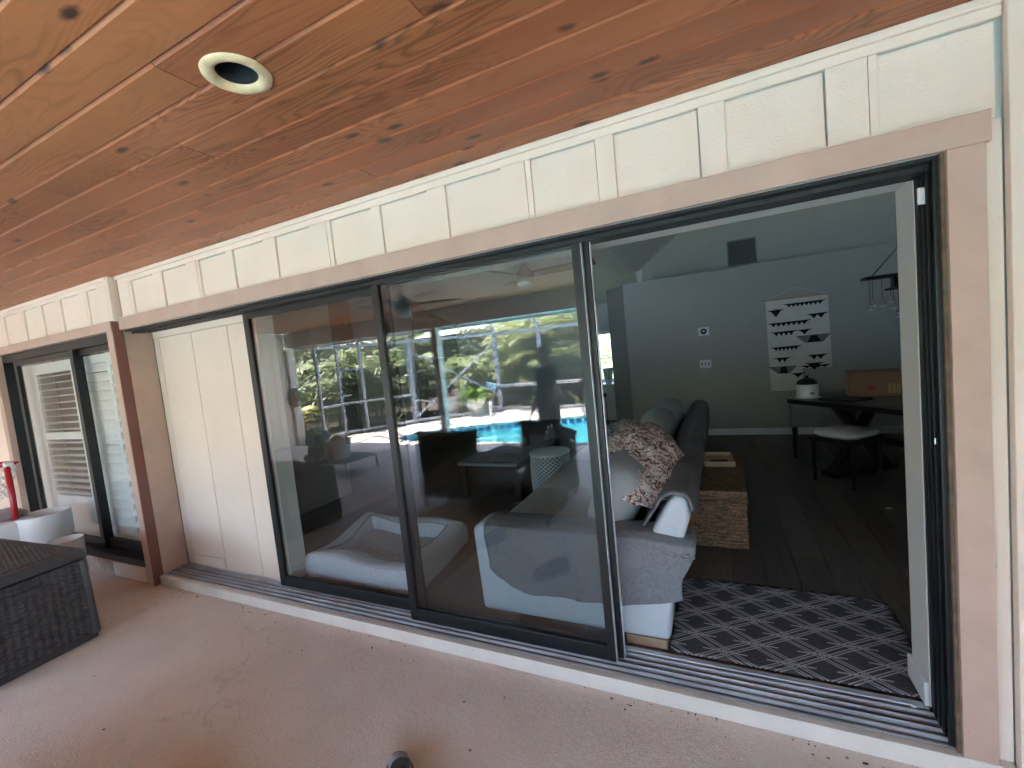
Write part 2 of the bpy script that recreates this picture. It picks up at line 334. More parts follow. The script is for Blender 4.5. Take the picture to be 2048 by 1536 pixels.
# ------------------------------------------------------------------ mesh helpers
class MB:
    def __init__(s): s.v = []; s.f = []
    def box(s, x0, x1, y0, y1, z0, z1):
        b = len(s.v)
        s.v += [(x, y, z) for z in (z0, z1) for y in (y0, y1) for x in (x0, x1)]
        s.f += [tuple(b+i for i in q) for q in ((0, 2, 3, 1), (4, 5, 7, 6), (0, 1, 5, 4), (2, 6, 7, 3), (0, 4, 6, 2), (1, 3, 7, 5))]
        return s
    def obox(s, c, size, rot=None):
        R = rot.to_matrix() if isinstance(rot, Euler) else (rot or Matrix.Identity(3))
        b = len(s.v); c = Vector(c)
        for z in (-.5, .5):
            for y in (-.5, .5):
                for x in (-.5, .5):
                    s.v.append(tuple(c + R @ Vector((x*size[0], y*size[1], z*size[2]))))
        s.f += [tuple(b+i for i in q) for q in ((0, 2, 3, 1), (4, 5, 7, 6), (0, 1, 5, 4), (2, 6, 7, 3), (0, 4, 6, 2), (1, 3, 7, 5))]
        return s
    def bar(s, a, b_, w, h=None):
        a = Vector(a); b_ = Vector(b_); d = b_-a
        q = d.to_track_quat('X', 'Z').to_matrix()
        return s.obox((a+b_)/2, (d.length, w, h or w), q)
    def tube(s, pts, r, n=8, closed=False, caps=True):
        pts = [Vector(p) for p in pts]; N = len(pts)
        rs = r if hasattr(r, '__len__') else [r]*N
        b = len(s.v); prev = None
        for i, p in enumerate(pts):
            t = (pts[(i+1) % N]-pts[i-1]) if closed else (pts[min(i+1, N-1)]-pts[max(i-1, 0)])
            t.normalize()
            if prev is None:
                a = Vector((0, 0, 1)) if abs(t.z) < 0.9 else Vector((1, 0, 0))
                nx = t.cross(a).normalized()
            else:
                nx = (prev - t*prev.dot(t)).normalized()
            prev = nx; ny = t.cross(nx)
            for k in range(n):
                an = 2*PI*k/n
                s.v.append(tuple(p + rs[i]*(math.cos(an)*nx + math.sin(an)*ny)))
        M_ = N if closed else N-1
        for i in range(M_):
            for k in range(n):
                a0 = b+i*n; a1 = b+((i+1) % N)*n
                s.f.append((a0+k, a0+(k+1) % n, a1+(k+1) % n, a1+k))
        if caps and not closed:
            s.f.append(tuple(b+k for k in range(n))[::-1]); s.f.append(tuple(b+(N-1)*n+k for k in range(n)))
        return s
    def lathe(s, prof, c=(0, 0, 0), n=24, cap=True, sx=1, sy=1):
        b = len(s.v)
        for (r, z) in prof:
            for k in range(n):
                a = 2*PI*k/n; s.v.append((c[0]+sx*r*math.cos(a), c[1]+sy*r*math.sin(a), c[2]+z))
        for i in range(len(prof)-1):
            for k in range(n):
                s.f.append((b+i*n+k, b+i*n+(k+1) % n, b+(i+1)*n+(k+1) % n, b+(i+1)*n+k))
        if cap:
            s.f.append(tuple(b+k for k in range(n))[::-1]); s.f.append(tuple(b+(len(prof)-1)*n+k for k in range(n)))
        return s
    def prism(s, poly, axis, d0, d1):
        b = len(s.v); N = len(poly)
        def P(p, d):
            if axis == 'x': return (d, p[0], p[1])
            if axis == 'y': return (p[0], d, p[1])
            return (p[0], p[1], d)
        s.v += [P(p, d0) for p in poly] + [P(p, d1) for p in poly]
        s.f.append(tuple(b+i for i in range(N))[::-1]); s.f.append(tuple(b+N+i for i in range(N)))
        for i in range(N): s.f.append((b+i, b+(i+1) % N, b+N+(i+1) % N, b+N+i))
        return s
    def grid(s, fn, nu, nv, cu=False, cv=False):
        b = len(s.v)
        for i in range(nu):
            for j in range(nv):
                u = i/(nu if cu else nu-1); v = j/(nv if cv else nv-1)
                s.v.append(tuple(fn(u, v)))
        for i in range(nu if cu else nu-1):
            for j in range(nv if cv else nv-1):
                i2 = (i+1) % nu; j2 = (j+1) % nv
                s.f.append((b+i*nv+j, b+i2*nv+j, b+i2*nv+j2, b+i*nv+j2))
        return s
    def build(s, name, mat, parent=None, bev=0.0, smooth=False, kind=None, seg=2, label=None, solid=0.0, fixn=True, sub=0):
        me = bpy.data.meshes.new(name)
        v = s.v
        me.from_pydata(v, [], s.f)
        if fixn or bev or solid:
            bm = bmesh.new(); bm.from_mesh(me)
            if fixn: bmesh.ops.recalc_face_normals(bm, faces=bm.faces)
            if bev:
                es = [e for e in bm.edges if len(e.link_faces) == 2 and e.calc_face_angle(0) > 0.5]
                bmesh.ops.bevel(bm, geom=es, offset=bev, segments=seg, profile=0.5, affect='EDGES', clamp_overlap=True)
            bm.to_mesh(me); bm.free()
        me.materials.append(M[mat] if isinstance(mat, str) else mat)
        if smooth:
            me.shade_smooth() if smooth == 'all' else me.polygons.foreach_set('use_smooth', [True]*len(me.polygons))
            if smooth == 'auto' or (bev and smooth is True):
                try: me.set_sharp_from_angle(angle=0.7)
                except Exception: pass
        o = bpy.data.objects.new(name, me); COL.objects.link(o)
        if parent is not None: o.parent = parent
        if kind: o['kind'] = kind
        if label: o['label'] = label
        if solid:
            md = o.modifiers.new('thickness', 'SOLIDIFY'); md.thickness = solid; md.offset = -1
        if sub:
            md = o.modifiers.new('soften', 'SUBSURF'); md.levels = sub; md.render_levels = sub
        return o
def thing(name, label, cat, loc=(0, 0, 0), rz=0.0, group=None, kind=None):
    o = bpy.data.objects.new(name, None); COL.objects.link(o); o.empty_display_size = 0.1
    o.location = loc; o.rotation_euler = (0, 0, rz)
    if kind: o['kind'] = kind
    if label: o['label'] = label
    if cat: o['category'] = cat
    if group: o['group'] = group
    return o
def tag(o, label, cat, group=None):
    o['label'] = label; o['category'] = cat
    if group: o['group'] = group
    return o
def dup(root, loc, rz, label=None):
    r = root.copy(); COL.objects.link(r); r.location = loc; r.rotation_euler = (0, 0, rz)
    if label: r['label'] = label
    for ch in list(root.children):
        c = ch.copy(); COL.objects.link(c); c.parent = r
        for g in list(ch.children):
            d = g.copy(); COL.objects.link(d); d.parent = c
    return r
def setting(name, mb, mat, **k):
    return mb.build(name, mat, kind='structure', **k)
def at(o, loc, rz=0):
    o.location = loc; o.rotation_euler = (0, 0, rz); return o
def rnd(a, b): return random.uniform(a, b)
def interp(tab, x):
    if x <= tab[0][0]: return tab[0][1]
    for (a, b), (c, d) in zip(tab, tab[1:]):
        if x <= c: return b+(d-b)*(x-a)/(c-a)
    return tab[-1][1]
def hash2(i, j):
    v = math.sin(i*127.1+j*311.7)*43758.5453; return v-math.floor(v)
def vnoise(x, y):
    i, j = math.floor(x), math.floor(y); fx, fy = x-i, y-j
    fx = fx*fx*(3-2*fx); fy = fy*fy*(3-2*fy)
    a = hash2(i, j)*(1-fx)+hash2(i+1, j)*fx; b = hash2(i, j+1)*(1-fx)+hash2(i+1, j+1)*fx
    return a*(1-fy)+b*fy

# ================================================================== SETTING
POOL = [(-6.35, -5.35), (-6.2, -5.8), (-5.9, -6.1), (-5.3, -6.5), (-4.63, -6.85), (-3.94, -7.12), (-2.64, -7.48), (-1.0, -7.6), (0.8, -7.35), (2.0, -6.6), (2.2, -5.7), (1.3, -4.95), (-0.4, -4.75), (-1.9, -4.70), (-3.95, -4.76), (-5.2, -4.82), (-5.95, -5.0)]
def catmull(pts, k=5):
    out = []; N = len(pts)
    for i in range(N):
        p0, p1, p2, p3 = (Vector(pts[(i+j-1) % N]) for j in range(4))
        for s_ in range(k):
            t = s_/k
            out.append(0.5*((2*p1)+(-p0+p2)*t+(2*p0-5*p1+4*p2-p3)*t*t+(-p0+3*p1-3*p2+p3)*t**3))
    return [(p.x, p.y) for p in out]
POOLC = catmull(POOL)
def holed(outer, hole, z):
    mb = MB(); a = [Vector((x, y, 0)) for x, y in outer]; h = [Vector((x, y, 0)) for x, y in hole]
    tris = tessellate_polygon([a, h]); mb.v = [(p.x, p.y, z) for p in a+h]
    for t in tris:
        A, B, Cc = (Vector(mb.v[i]) for i in t)
        mb.f.append(t if (B-A).cross(Cc-A).z > 0 else t[::-1])
    return mb
DECK = [(-6.9, 0.02), (-8.75, 0.02), (-8.75, -4.45), (-8.0, -4.6), (-8.1, -5.6), (-7.75, -5.95), (-7.1, -7.15), (-5.5, -8.8), (3.6, -8.85), (9.2, -8.6), (9.2, 0.02)]
dk = holed(DECK, POOLC, -0.02)
nb = len(dk.v); dk.v += [(x, y, -0.22) for x, y in DECK]
nd = len(DECK)
for i in range(nd): dk.f.append((i, (i+1) % nd, nb+(i+1) % nd, nb+i))
setting('patio_floor', dk, 'deck', fixn=False)
gr = holed([(-250, -250), (250, -250), (250, 250), (-250, 250)], POOLC, -0.14)
setting('ground', gr, 'grass', fixn=False)

# pool (basin + water + tile band)
pool = thing('swimming_pool', 'freeform blue swimming pool with cobalt tile band, mirrored in the door glass', 'pool')
mb = MB(); NP = len(POOLC)
mb.v = [(x, y, -0.02) for x, y in POOLC]+[(x*0.97-0.06, y*0.97-0.18, -1.3) for x, y in POOLC]
mb.f = [(i, (i+1) % NP, NP+(i+1) % NP, NP+i) for i in range(NP)]+[tuple(range(2*NP-1, NP-1, -1))]
mb.build('basin', 'basin', pool, fixn=False)
mb = MB(); mb.v = [(x, y, -0.17) for x, y in POOLC]; tr_ = tessellate_polygon([[Vector(p) for p in mb.v]])
for t in tr_:
    A, B, Cc = (Vector(mb.v[i]) for i in t); mb.f.append(t if (B-A).cross(Cc-A).z > 0 else t[::-1])
mb.build('water', 'water', pool, fixn=False)
# coping rim and tiles
cx_ = sum(p[0] for p in POOLC)/NP; cy_ = sum(p[1] for p in POOLC)/NP
mb = MB()
rim = [Vector((x, y, 0)) for x, y in POOLC]
mb.tube([(p.x, p.y, -0.02) for p in rim], 0.03, 6, closed=True); mb.build('coping', 'conc', pool, smooth=True)
tl = MB().box(-.055, .055, -.006, .006, -.05, .05)
tmesh = None; acc = 0; cnt = 0
for i in range(NP):
    a = rim[i]; b = rim[(i+1) % NP]; L = (b-a).length; d = (b-a).normalized(); nrm = Vector((d.y, -d.x, 0))
    if nrm.dot(Vector((cx_, cy_, 0))-a) < 0: nrm = -nrm
    while acc < L:
        p = a+d*acc+nrm*0.012; ang = math.atan2(d.y, d.x)
        if tmesh is None:
            o = tl.build('tile', 'tile', pool, bev=0.004); tmesh = o.data
        else:
            o = bpy.data.objects.new('tile', tmesh); COL.objects.link(o); o.parent = pool
        at(o, (p.x, p.y, -0.115), ang); cnt += 1
        acc += 0.16
    acc -= L

# ------------------------------------------------------------------ porch ceiling boards
pc = thing('porch_ceiling', 'stained wooden tongue and groove porch ceiling over the patio', None, (0, 0, 0), kind='structure')
MB().box(-8.75, 9.0, -4.75, -0.0, 2.497, 2.62).build('roof_deck', 'darkwood', pc)
W = 0.1385; grooves = [-W*k for k in range(0, 35)]
butts = {0: [-6.2, -3.9, -1.62, 0.9], 1: [-7.0, -4.4, -1.43, 1.3], 2: [-5.9, -2.41, 0.35], 3: [-7.2, -5.0, 0.8], 4: [-6.4, -2.66, 0.2], 5: [-4.5, -1.78, 1.4], 6: [-2.6, -0.645, 2.2], 7: [-5.2, -1.38, 1.1], 8: [-3.0, -0.2], 9: [-4.2, -2.2, 0.3]}
# board profile: face width with a chamfered bead on the groove edge
pm_cache = {}
def board(x0, x1, k):
    L = x1-x0; y1 = -W*k; w = W-0.0025
    ch = 0.0065
    poly = [(-w/2, 0.020), (-w/2, 0.009), (-w/2+0.0105, 0.0), (w/2-0.004, 0.0), (w/2, 0.004), (w/2, 0.020)]
    mb_ = MB().prism(poly, 'x', -L/2+0.0012, L/2-0.0012)
    o = mb_.build('plank', 'ceil', pc)
    o.location = ((x0+x1)/2, y1-W/2, 2.475+rnd(-.0008, .0012))
    return o
for k in range(33):
    bs_ = butts.get(k) or sorted(rnd(-8, 3) for _ in range(3))
    if k >= 10: bs_ = [b for i, b in enumerate(bs_) if i == 0 or b-bs_[i-1] > 0.8]
    xs = [-8.7]+list(bs_)+[5.6, 8.95]
    for a, b in zip(xs, xs[1:]): board(a, b, k)
# eave beam, its face board and column
ev = thing('eave_beam', 'dark grey porch eave beam on square posts, mirrored above the pool', 'beam')
MB().box(-8.75, 9.0, -4.75, -4.58, 2.15, 2.474).build('beam', 'wallwhite', ev, bev=0.006)
MB().box(-8.75, 9.0, -4.80, -4.752, 2.10, 2.62).build('fascia', 'curb', ev, bev=0.004)
pst = thing('porch_post', 'square porch post standing between the patio and the pool, mirrored beside the chair', 'post', (-4.66, -4.665, -0.02))
MB().box(-.072, .072, -.072, .072, 0.12, 2.168).build('shaft', 'curb', pst, bev=0.006)
MB().box(-.085, .085, -.085, .085, 0.0, 0.12).build('plinth', 'curb', pst, bev=0.006)
p2 = dup(pst, (0.9, -4.665, -0.02), 0, 'square porch post at the right end of the eave, behind the camera')

# recessed cans
def cut(o, c, r):
    cm = MB().lathe([(r, -.05), (r, .18)], c, n=40).build('cutter', 'black')
    md = o.modifiers.new('b', 'BOOLEAN'); md.operation = 'DIFFERENCE'; md.object = cm; md.solver = 'EXACT'
    dg = bpy.context.evaluated_depsgraph_get(); ev_ = o.evaluated_get(dg)
    me2 = bpy.data.meshes.new_from_object(ev_); o.modifiers.clear(); o.data = me2
    cme = cm.data; bpy.data.objects.remove(cm); bpy.data.meshes.remove(cme)
def can(loc, label):
    for o in list(pc.children):
        hw_ = o.dimensions
        if o.name.startswith('roof') or (abs(o.location.y-loc[1]) < .16 and abs(o.location.x-loc[0]) < hw_.x/2+.1): cut(o, loc, .078)
    t = thing('recessed_light', label, 'downlight', loc, 0, 'recessed lights in the porch ceiling')
    MB().lathe([(0.056, 0.004), (0.060, -0.004), (0.074, -0.010), (0.0925, -0.006), (0.094, 0.001)], n=48, cap=False).build('trim_ring', 'cream_ring', t, smooth=True)
    MB().lathe([(0.059, 0.0)]+[(0.0585-0.0125*k/12-(0.0012 if k % 2 else 0), 0.006+0.009*k) for k in range(13)]+[(0.046, 0.122), (0.0, 0.123)], n=40, cap=False).build('baffle', 'black', t, smooth=True)
    MB().lathe([(0.0, 0.085), (0.03, 0.087), (0.042, 0.10), (0.044, 0.118)], n=24, cap=False).build('lamp', 'greyrub', t, smooth=True)
    return t
can((-1.235, -0.955, 2.475), 'round recessed light with yellowed trim ring near the camera')
can((-1.57, -2.29, 2.475), 'round recessed light behind the camera, mirrored in the door glass')

# ------------------------------------------------------------------ house front wall
hw = thing('house_wall', 'cream board and batten house wall around the sliding doors', 'wall')
ZH0, ZH1, ZF = 2.152, 2.413, 2.446
# bays: (x0,x1) recessed panels above the door header
bays = [(0.512, 0.796), (0.068, 0.373), (-0.338, -0.021), (-0.704, -0.412), (-1.153, -0.849), (-1.56, -1.258), (-1.923, -1.62), (-2.382, -2.08), (-2.79, -2.488), (-3.155, -2.852), (-3.60, -3.297), (-4.02, -3.717)]
baysL = [(-4.60, -4.43), (-5.06, -4.74), (-5.42, -5.14), (-5.80, -5.50), (-6.25, -5.94), (-6.65, -6.34), (-7.06, -6.75), (-7.46, -7.16), (-7.86, -7.56), (-8.26, -7.96), (-8.66, -8.36)]
def wallrun(bays, xa, xb, yf, z0, z1):
    bays = sorted(bays)
    for a, b in bays:
        MB().box(a-0.012, b-0.005, yf+0.014, yf+0.03, z0, z1-0.005).build('siding_panel', 'siding', hw, bev=0.001)
    xs = [xa]+[v for ab in bays for v in ab]+[xb]
    for i in range(0, len(xs), 2):
        a, b = xs[i], xs[i+1]
        if b-a > 0.12 and b-a < 0.2:   # wide batten: two boards with a seam
            m_ = b-(b-a)*0.18
            MB().box(a, m_-0.001, yf, yf+0.018, z0, z1).build('batten', 'siding', hw, bev=0.0012)
            MB().box(m_+0.001, b, yf+0.001, yf+0.018, z0, z1).build('batten', 'siding', hw, bev=0.0012)
        elif b-a > 0.005:
            MB().box(a, b, yf, yf+0.018, z0, z1).build('batten', 'siding', hw, bev=0.0012)
wallrun(bays, -4.205, 0.796, 0.0, ZH0-0.02, ZH1)
wallrun(baysL, -8.74, -4.262, -0.045, ZH0-0.02, ZH1)
MB().box(-4.205, 0.803, -0.001, 0.018, ZH1+0.0005, ZF).build('frieze_board', 'siding', hw, bev=0.0015)
MB().box(-4.205, 0.803, -0.014, 0.012, ZF+0.001, 2.4745).build('crown_strip', 'siding', hw, bev=0.005)
MB().box(-8.74, -4.262, -0.046, -0.028, ZH1+0.0005, ZF).build('frieze_board', 'siding', hw, bev=0.0015)
MB().box(-8.74, -4.262, -0.058, -0.033, ZF+0.001, 2.4745).build('crown_strip', 'siding', hw, bev=0.005)
# step between the two wall planes
MB().box(-4.262, -4.236, -0.050, 0.03, 2.13, 2.4742).build('end_board', 'siding', hw, bev=0.003)
MB().box(-4.2355, -4.2055, -0.012, 0.02, 2.13, 2.4743).build('end_board', 'trim', hw, bev=0.002)
# wall body behind
MB().box(-4.262, 9.0, 0.031, 0.35, 2.06, 3.43).box(-4.262, 9.0, 0.031, 0.35, 3.85, 4.6).box(-1.3, 0.8, 0.031, 0.35, 3.431, 3.849).box(3.9, 9.0, 0.031, 0.35, 3.431, 3.849).build('wall_body', 'wallwhite', hw)
MB().box(-8.74, -4.264, -0.014, 0.35, 2.06, 3.43).box(-8.74, -4.264, -0.014, 0.35, 3.85, 4.6).box(-8.74, -5.5, -0.014, 0.35, 3.431, 3.849).build('wall_body', 'wallwhite', hw)
MB().box(0.752, 9.0, 0.031, 0.35, 0.0, 2.058).build('wall_body', 'wallwhite', hw)
MB().box(0.66, 0.751, 0.012, 0.162, -0.02, 2.058).build('wall_body', 'wallwhite', hw)
# right of the door
MB().box(0.757, 0.802, 0.011, 0.030, -0.02, 2.13).build('siding_panel', 'siding', hw)
MB().box(0.806, 1.5, -0.022, 0.012, -0.02, 2.4743).build('corner_board', 'siding', hw, bev=0.004)
MB().box(1.503, 9.0, -0.004, 0.012, -0.02, 2.4743).build('siding_panel', 'siding', hw)
# tan trims
MB().box(-4.236, 0.768, -0.022, -0.001, 2.061, ZH0).build('header_trim', 'trim', hw, bev=0.002)
MB().box(0.666, 0.755, -0.020, 0.010, -0.02, 2.0605).build('side_trim', 'trim', hw, bev=0.002)
MB().box(0.655, 0.6655, -0.004, 0.010, -0.02, 2.060).build('caulk_strip', 'bark', hw)
nl = MB()
for k in range(13):
    for z in (2.078, 2.136): nl.lathe([(.0035, 0), (.0035, .0012), (0, .0016)], (0, 0, 0), n=8, cap=False) if False else nl.obox((-4.1+k*.40+.02*math.sin(k*3), -.0222, z), (.006, .0012, .006), Euler((0, .78, 0)))
for k in range(6):
    for x in (.682, .738): nl.obox((x, -.0202, .15+k*.37), (.006, .0012, .006), Euler((0, .78, 0)))
nl.build('nail_heads', 'trim', hw, kind='stuff')
MB().box(-4.236, 0.768, -0.0225, -0.0195, 2.1525, 2.1555).build('caulk_bead', 'siding', hw)
# left trim post (right edge of the window trim)
MB().box(-4.345, -4.262, -0.062, -0.015, 0.0, 2.131).build('side_trim', 'trim', hw, bev=0.002)
MB().box(-4.2615, -4.2510, -0.060, 0.010, -0.02, 2.131).build('trim_edge_board', 'trim_edge', hw, bev=0.002)
MB().box(-8.74, -4.262, -0.066, -0.015, 2.058, ZH0-0.02).build('header_trim', 'trim', hw, bev=0.002)
# left jamb face of the door opening (tan), then cream inner strip
MB().box(-4.262, -4.245, 0.0105, 0.148, 0.05, 2.060).build('jamb_board', 'trim', hw)
MB().box(-4.262, -4.248, 0.1485, 0.199, 0.05, 2.060).build('jamb_board', 'trim', hw)
# curb under the sliding door
MB().box(-4.24, 0.80, -0.024, 0.012, -0.02, 0.052).build('curb', 'curb', hw, bev=0.004)

# fixed panelled infill in the left bay of the opening
fp = thing('infill_panel', 'cream grooved wall panel filling the left bay of the door opening', 'wall panel')
gx = [-4.245, -4.165, -3.715, -3.265, -2.99]
for i in range(4):
    MB().box(gx[i]+0.003, gx[i+1]-0.003, 0.200, 0.222, 0.148 if i < 2 else 0.058, 1.985).build('board', 'siding', fp, bev=0.003)
MB().box(-4.245, -2.99, 0.199, 0.222, 1.988, 2.058).build('top_rail', 'siding', fp, bev=0.002)
MB().box(-4.165, -3.735, 0.202, 0.222, 0.056, 0.143).build('repair_board', 'siding', fp, bev=0.004, label='weathered low repair board at the foot of the panel')
MB().box(-4.245, -4.168, 0.203, 0.222, 0.056, 0.143).build('repair_board', 'siding', fp, bev=0.004)
MB().box(-4.245, -2.985, 0.2225, 0.36, 0.04, 2.058).build('backing', 'wallwhite', fp)

# ------------------------------------------------------------------ sliding door
sdoor = thing('sliding_door', 'black framed multi panel sliding glass door, right panel open', 'sliding door')
TY = (0.085, 0.120, 0.155)
# head and jamb channels
for i, y in enumerate((0.066, 0.103, 0.138, 0.174)):
    MB().box(-4.244, 0.662, y-0.006, y+0.006, 2.030+0.0015*i, 2.060).build('head_fin', 'frame', sdoor, bev=0.001)
    if i < 3: MB().box(0.641+0.001*i, 0.6495, y-0.006, y+0.006, 0.063, 2.029).build('jamb_fin', 'frame', sdoor, bev=0.001)
MB().box(-4.244, 0.662, 0.012, 0.1985, 2.0485, 2.0605).build('head', 'frame', sdoor)
MB().box(0.650, 0.6605, 0.014, 0.1855, 0.055, 2.048).build('jamb', 'frame', sdoor)
MB().box(0.643, 0.6495, 0.016, 0.030, 0.056, 2.047).build('jamb_fin', 'frame', sdoor)
MB().box(-4.244, 0.6625, 0.0125, 0.215, 0.0, 0.040).build('track_bed', 'track', sdoor)
for y, h in ((0.018, .052), (0.030, .047), (0.052, .055), (0.0685, .046), (0.085, .060), (0.102, .046), (0.120, .060), (0.138, .046), (0.155, .062), (0.176, .05)):
    MB().box(-4.244, 0.661, y-0.0022, y+0.0022, 0.0405, h).build('track_rail', 'rail', sdoor, bev=0.0008)
MB().box(-4.244, 0.6455, 0.184, 0.214, 0.0405, 0.058).build('inner_sill', 'rail', sdoor, bev=0.003)
MB().box(0.585, 0.60, 0.168, 0.182, 0.0405, 0.066).build('roller_stop', 'white', sdoor, bev=0.002)
MB().box(0.626, 0.6492, 0.078, 0.090, 1.93, 1.985).build('bumper', 'white', sdoor, bev=0.003)
MB().box(0.640, 0.6492, 0.052, 0.0585, 1.12, 1.145).build('strike_plate', 'metal', sdoor, bev=0.002)
def panel(x0, x1, y, sl, sr, gm, zt):
    t = 0.014
    mb = MB()
    mb.box(x0, x0+sl, y-t, y+t, 0.062, 2.046); mb.box(x1-sr, x1, y-t, y+t, 0.062, 2.046)
    mb.box(x0+sl, x1-sr, y-t+0.001, y+t-0.001, 0.062, 0.132); mb.box(x0+sl, x1-sr, y-t+0.001, y+t-0.001, zt, 2.046)
    p = mb.build('door_panel', 'frame', sdoor, bev=0.0015)
    MB().box(x0+sl+0.001, x1-sr-0.001, y-0.003, y+0.003, 0.133, zt-.001).build('glass_pane', gm, p)
    mb = MB()
    for a, b in ((x0+sl, x0+sl+0.005), (x1-sr-0.005, x1-sr)): mb.box(a, b, y-0.010, y+0.010, 0.133, zt-.001)
    mb.box(x0+sl+.0055, x1-sr-.0055, y-0.0135, y-0.0125, 0.1325, 0.138)
    mb.build('glazing_bead', 'frame', p)
    return p
panel(-2.985, -1.735, TY[2], .052, .045, 'glass', 1.992)
panel(-1.748, -0.533, TY[0], .045, .036, 'glass2', 2.024)
pC = panel(-1.715, -0.505, TY[1], .045, .034, 'glass2', 2.020)
# thin interlock strip with a bright worn edge
MB().box(-0.5325, -0.5285, 0.074, 0.097, 0.063, 2.039).build('interlock_strip', 'rail', sdoor, bev=0.0008)
MB().box(-0.5015, -0.497, 0.112, 0.130, 0.063, 2.039).build('interlock_strip', 'rail', sdoor, bev=0.0008)

# ------------------------------------------------------------------ left sliding window with shutters
lw = thing('glass_door', 'black framed glass door with white plantation shutters behind it', 'glass door')
yL = 0.03
MB().box(-6.56, -4.347, -0.012, 0.085, 1.985, 2.057).build('head', 'frame', lw)
MB().box(-6.56, -4.347, -0.062, 0.085, 0.130, 0.185).build('sill', 'frame', lw)
MB().box(-6.568, -6.561, -0.012, 0.085, 0.135, 2.057).build('jamb', 'frame', lw)
def wpanel(x0, x1, y):
    mb = MB(); sw = 0.062; t = 0.018
    mb.box(x0, x0+sw, y-t, y+t, 0.187, 1.984); mb.box(x1-sw, x1, y-t, y+t, 0.187, 1.984)
    mb.box(x0+sw, x1-sw, y-t+.001, y+t-.001, 0.187, 0.265); mb.box(x0+sw, x1-sw, y-t+.001, y+t-.001, 1.935, 1.984)
    p = mb.build('door_panel', 'frame', lw, bev=0.002)
    MB().box(x0+sw+.001, x1-sw-.001, y-.003, y+.003, 0.266, 1.934).build('glass_pane', 'wglass', p)
wpanel(-6.36, -5.12, 0.018); wpanel(-5.20, -4.35, 0.058)
MB().box(-6.66, -6.5695, -0.060, 0.02, -0.02, 2.057).build('side_trim', 'trim', hw, bev=0.002)
MB().box(-8.74, -6.661, -0.045, 0.02, -0.02, 2.057).build('siding_panel', 'siding', hw)
MB().box(-8.74, -6.57, 0.021, 0.35, -0.02, 2.059).build('wall_body', 'wallwhite', hw)
MB().box(-6.56, -4.35, -0.058, 0.12, -0.02, 0.128).build('door_ledge', 'ptile', hw, bev=0.01)
MB().box(-4.86, -4.352, -0.066, -0.0585, 0.0, 0.125).build('ledge_cap', 'curb', hw, bev=0.002)
def shutter(x0, x1, y, rz, tilt, label, st=.07, pitch=.075, zs=((0.16, 0.92), (0.98, 1.80))):
    t = thing('plantation_shutter', label, 'shutter', (x0, y, 0.0), rz, 'plantation shutters behind the left glass door')
    w = x1-x0; mb = MB(); lo, md, hi = zs[0][0], (zs[0][1], zs[1][0]), zs[1][1]
    mb.box(0, st, -.014, .014, 0.07, 1.93); mb.box(w-.07, w, -.014, .014, 0.07, 1.93)
    for z0, z1 in ((0.07, lo), md, (hi, 1.93)): mb.box(st, w-.07, -.0135, .0135, z0, z1)
    mb.build('frame', 'shutter', t, bev=0.002)
    hw2 = pitch*.52; lm = None; wl_ = w-st-.07
    for z0, z1 in zs:
        n_ = int((z1-z0)/pitch)
        for i in range(n_):
            z = z0+(i+0.5)*(z1-z0)/n_
            if lm is None:
                o = MB().prism([(hw2*math.cos(a), .006*math.sin(a)) for a in [2*PI*k/10 for k in range(10)]], 'x', -wl_/2+.001, wl_/2-.001).build('louver', 'shutter', t, smooth='auto'); lm = o.data
            else:
                o = bpy.data.objects.new('louver', lm); COL.objects.link(o); o.parent = t
            o.rotation_euler = (tilt, 0, 0); o.location = (st+wl_/2, 0, z)
    return t
shutter(-6.50, -5.42, 0.115, 0.0, 0.10, 'white plantation shutter with open louvers behind the left pane', .27, .062, ((0.60, 1.17), (1.24, 1.83)))
shutter(-5.40, -4.76, 0.125, 0.02, 1.25, 'white plantation shutter with closed louvers behind the right pane', .06, .085, ((0.18, 1.20), (1.26, 1.86)))
shutter(-4.80, -4.37, 0.108, 0.0, 0.95, 'narrow white plantation shutter with wide louvers beside the tan trim post', .05, .10, ((0.16, 1.0), (1.02, 1.82)))
# small dark room behind the shutters
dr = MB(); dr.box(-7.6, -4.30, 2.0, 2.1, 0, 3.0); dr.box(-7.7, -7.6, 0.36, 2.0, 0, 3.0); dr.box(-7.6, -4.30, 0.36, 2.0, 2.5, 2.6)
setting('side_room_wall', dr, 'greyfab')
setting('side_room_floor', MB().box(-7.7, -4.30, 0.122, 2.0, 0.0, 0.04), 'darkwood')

# ------------------------------------------------------------------ interior shell
fl = thing('interior_floor', 'dark wood plank floor of the living room', None, kind='structure')
MB().box(-5.7, 4.2, 0.216, 7.1, -0.05, 0.032).build('subfloor', 'darkwood', fl)
pw, pl_ = 0.182, 1.22
pmesh = None
i = 0; x = -4.2
while x < 2.9:
    y = 0.217-rnd(0, 1)*pl_
    while y < 5.25:
        y0 = max(y, 0.217); y1 = min(y+pl_, 5.26)
        if y1-y0 > 0.05:
            full = abs((y1-y0)-pl_) < 1e-6
            if full and pmesh: o = bpy.data.objects.new('plank', pmesh); COL.objects.link(o); o.parent = fl
            else:
                o = MB().box(-pw/2+.0008, pw/2-.0008, -(y1-y0)/2+.0008, (y1-y0)/2-.0008, 0.033, 0.040).build('plank', 'floor', fl, bev=0.0014, seg=1)
                if full: pmesh = o.data
            o.location = (x+pw/2, (y0+y1)/2, 0)
        y += pl_
    x += pw
setting('kitchen_floor', MB().box(-5.6, 4.1, 5.265, 7.0, 0.033, 0.0395), 'floor')
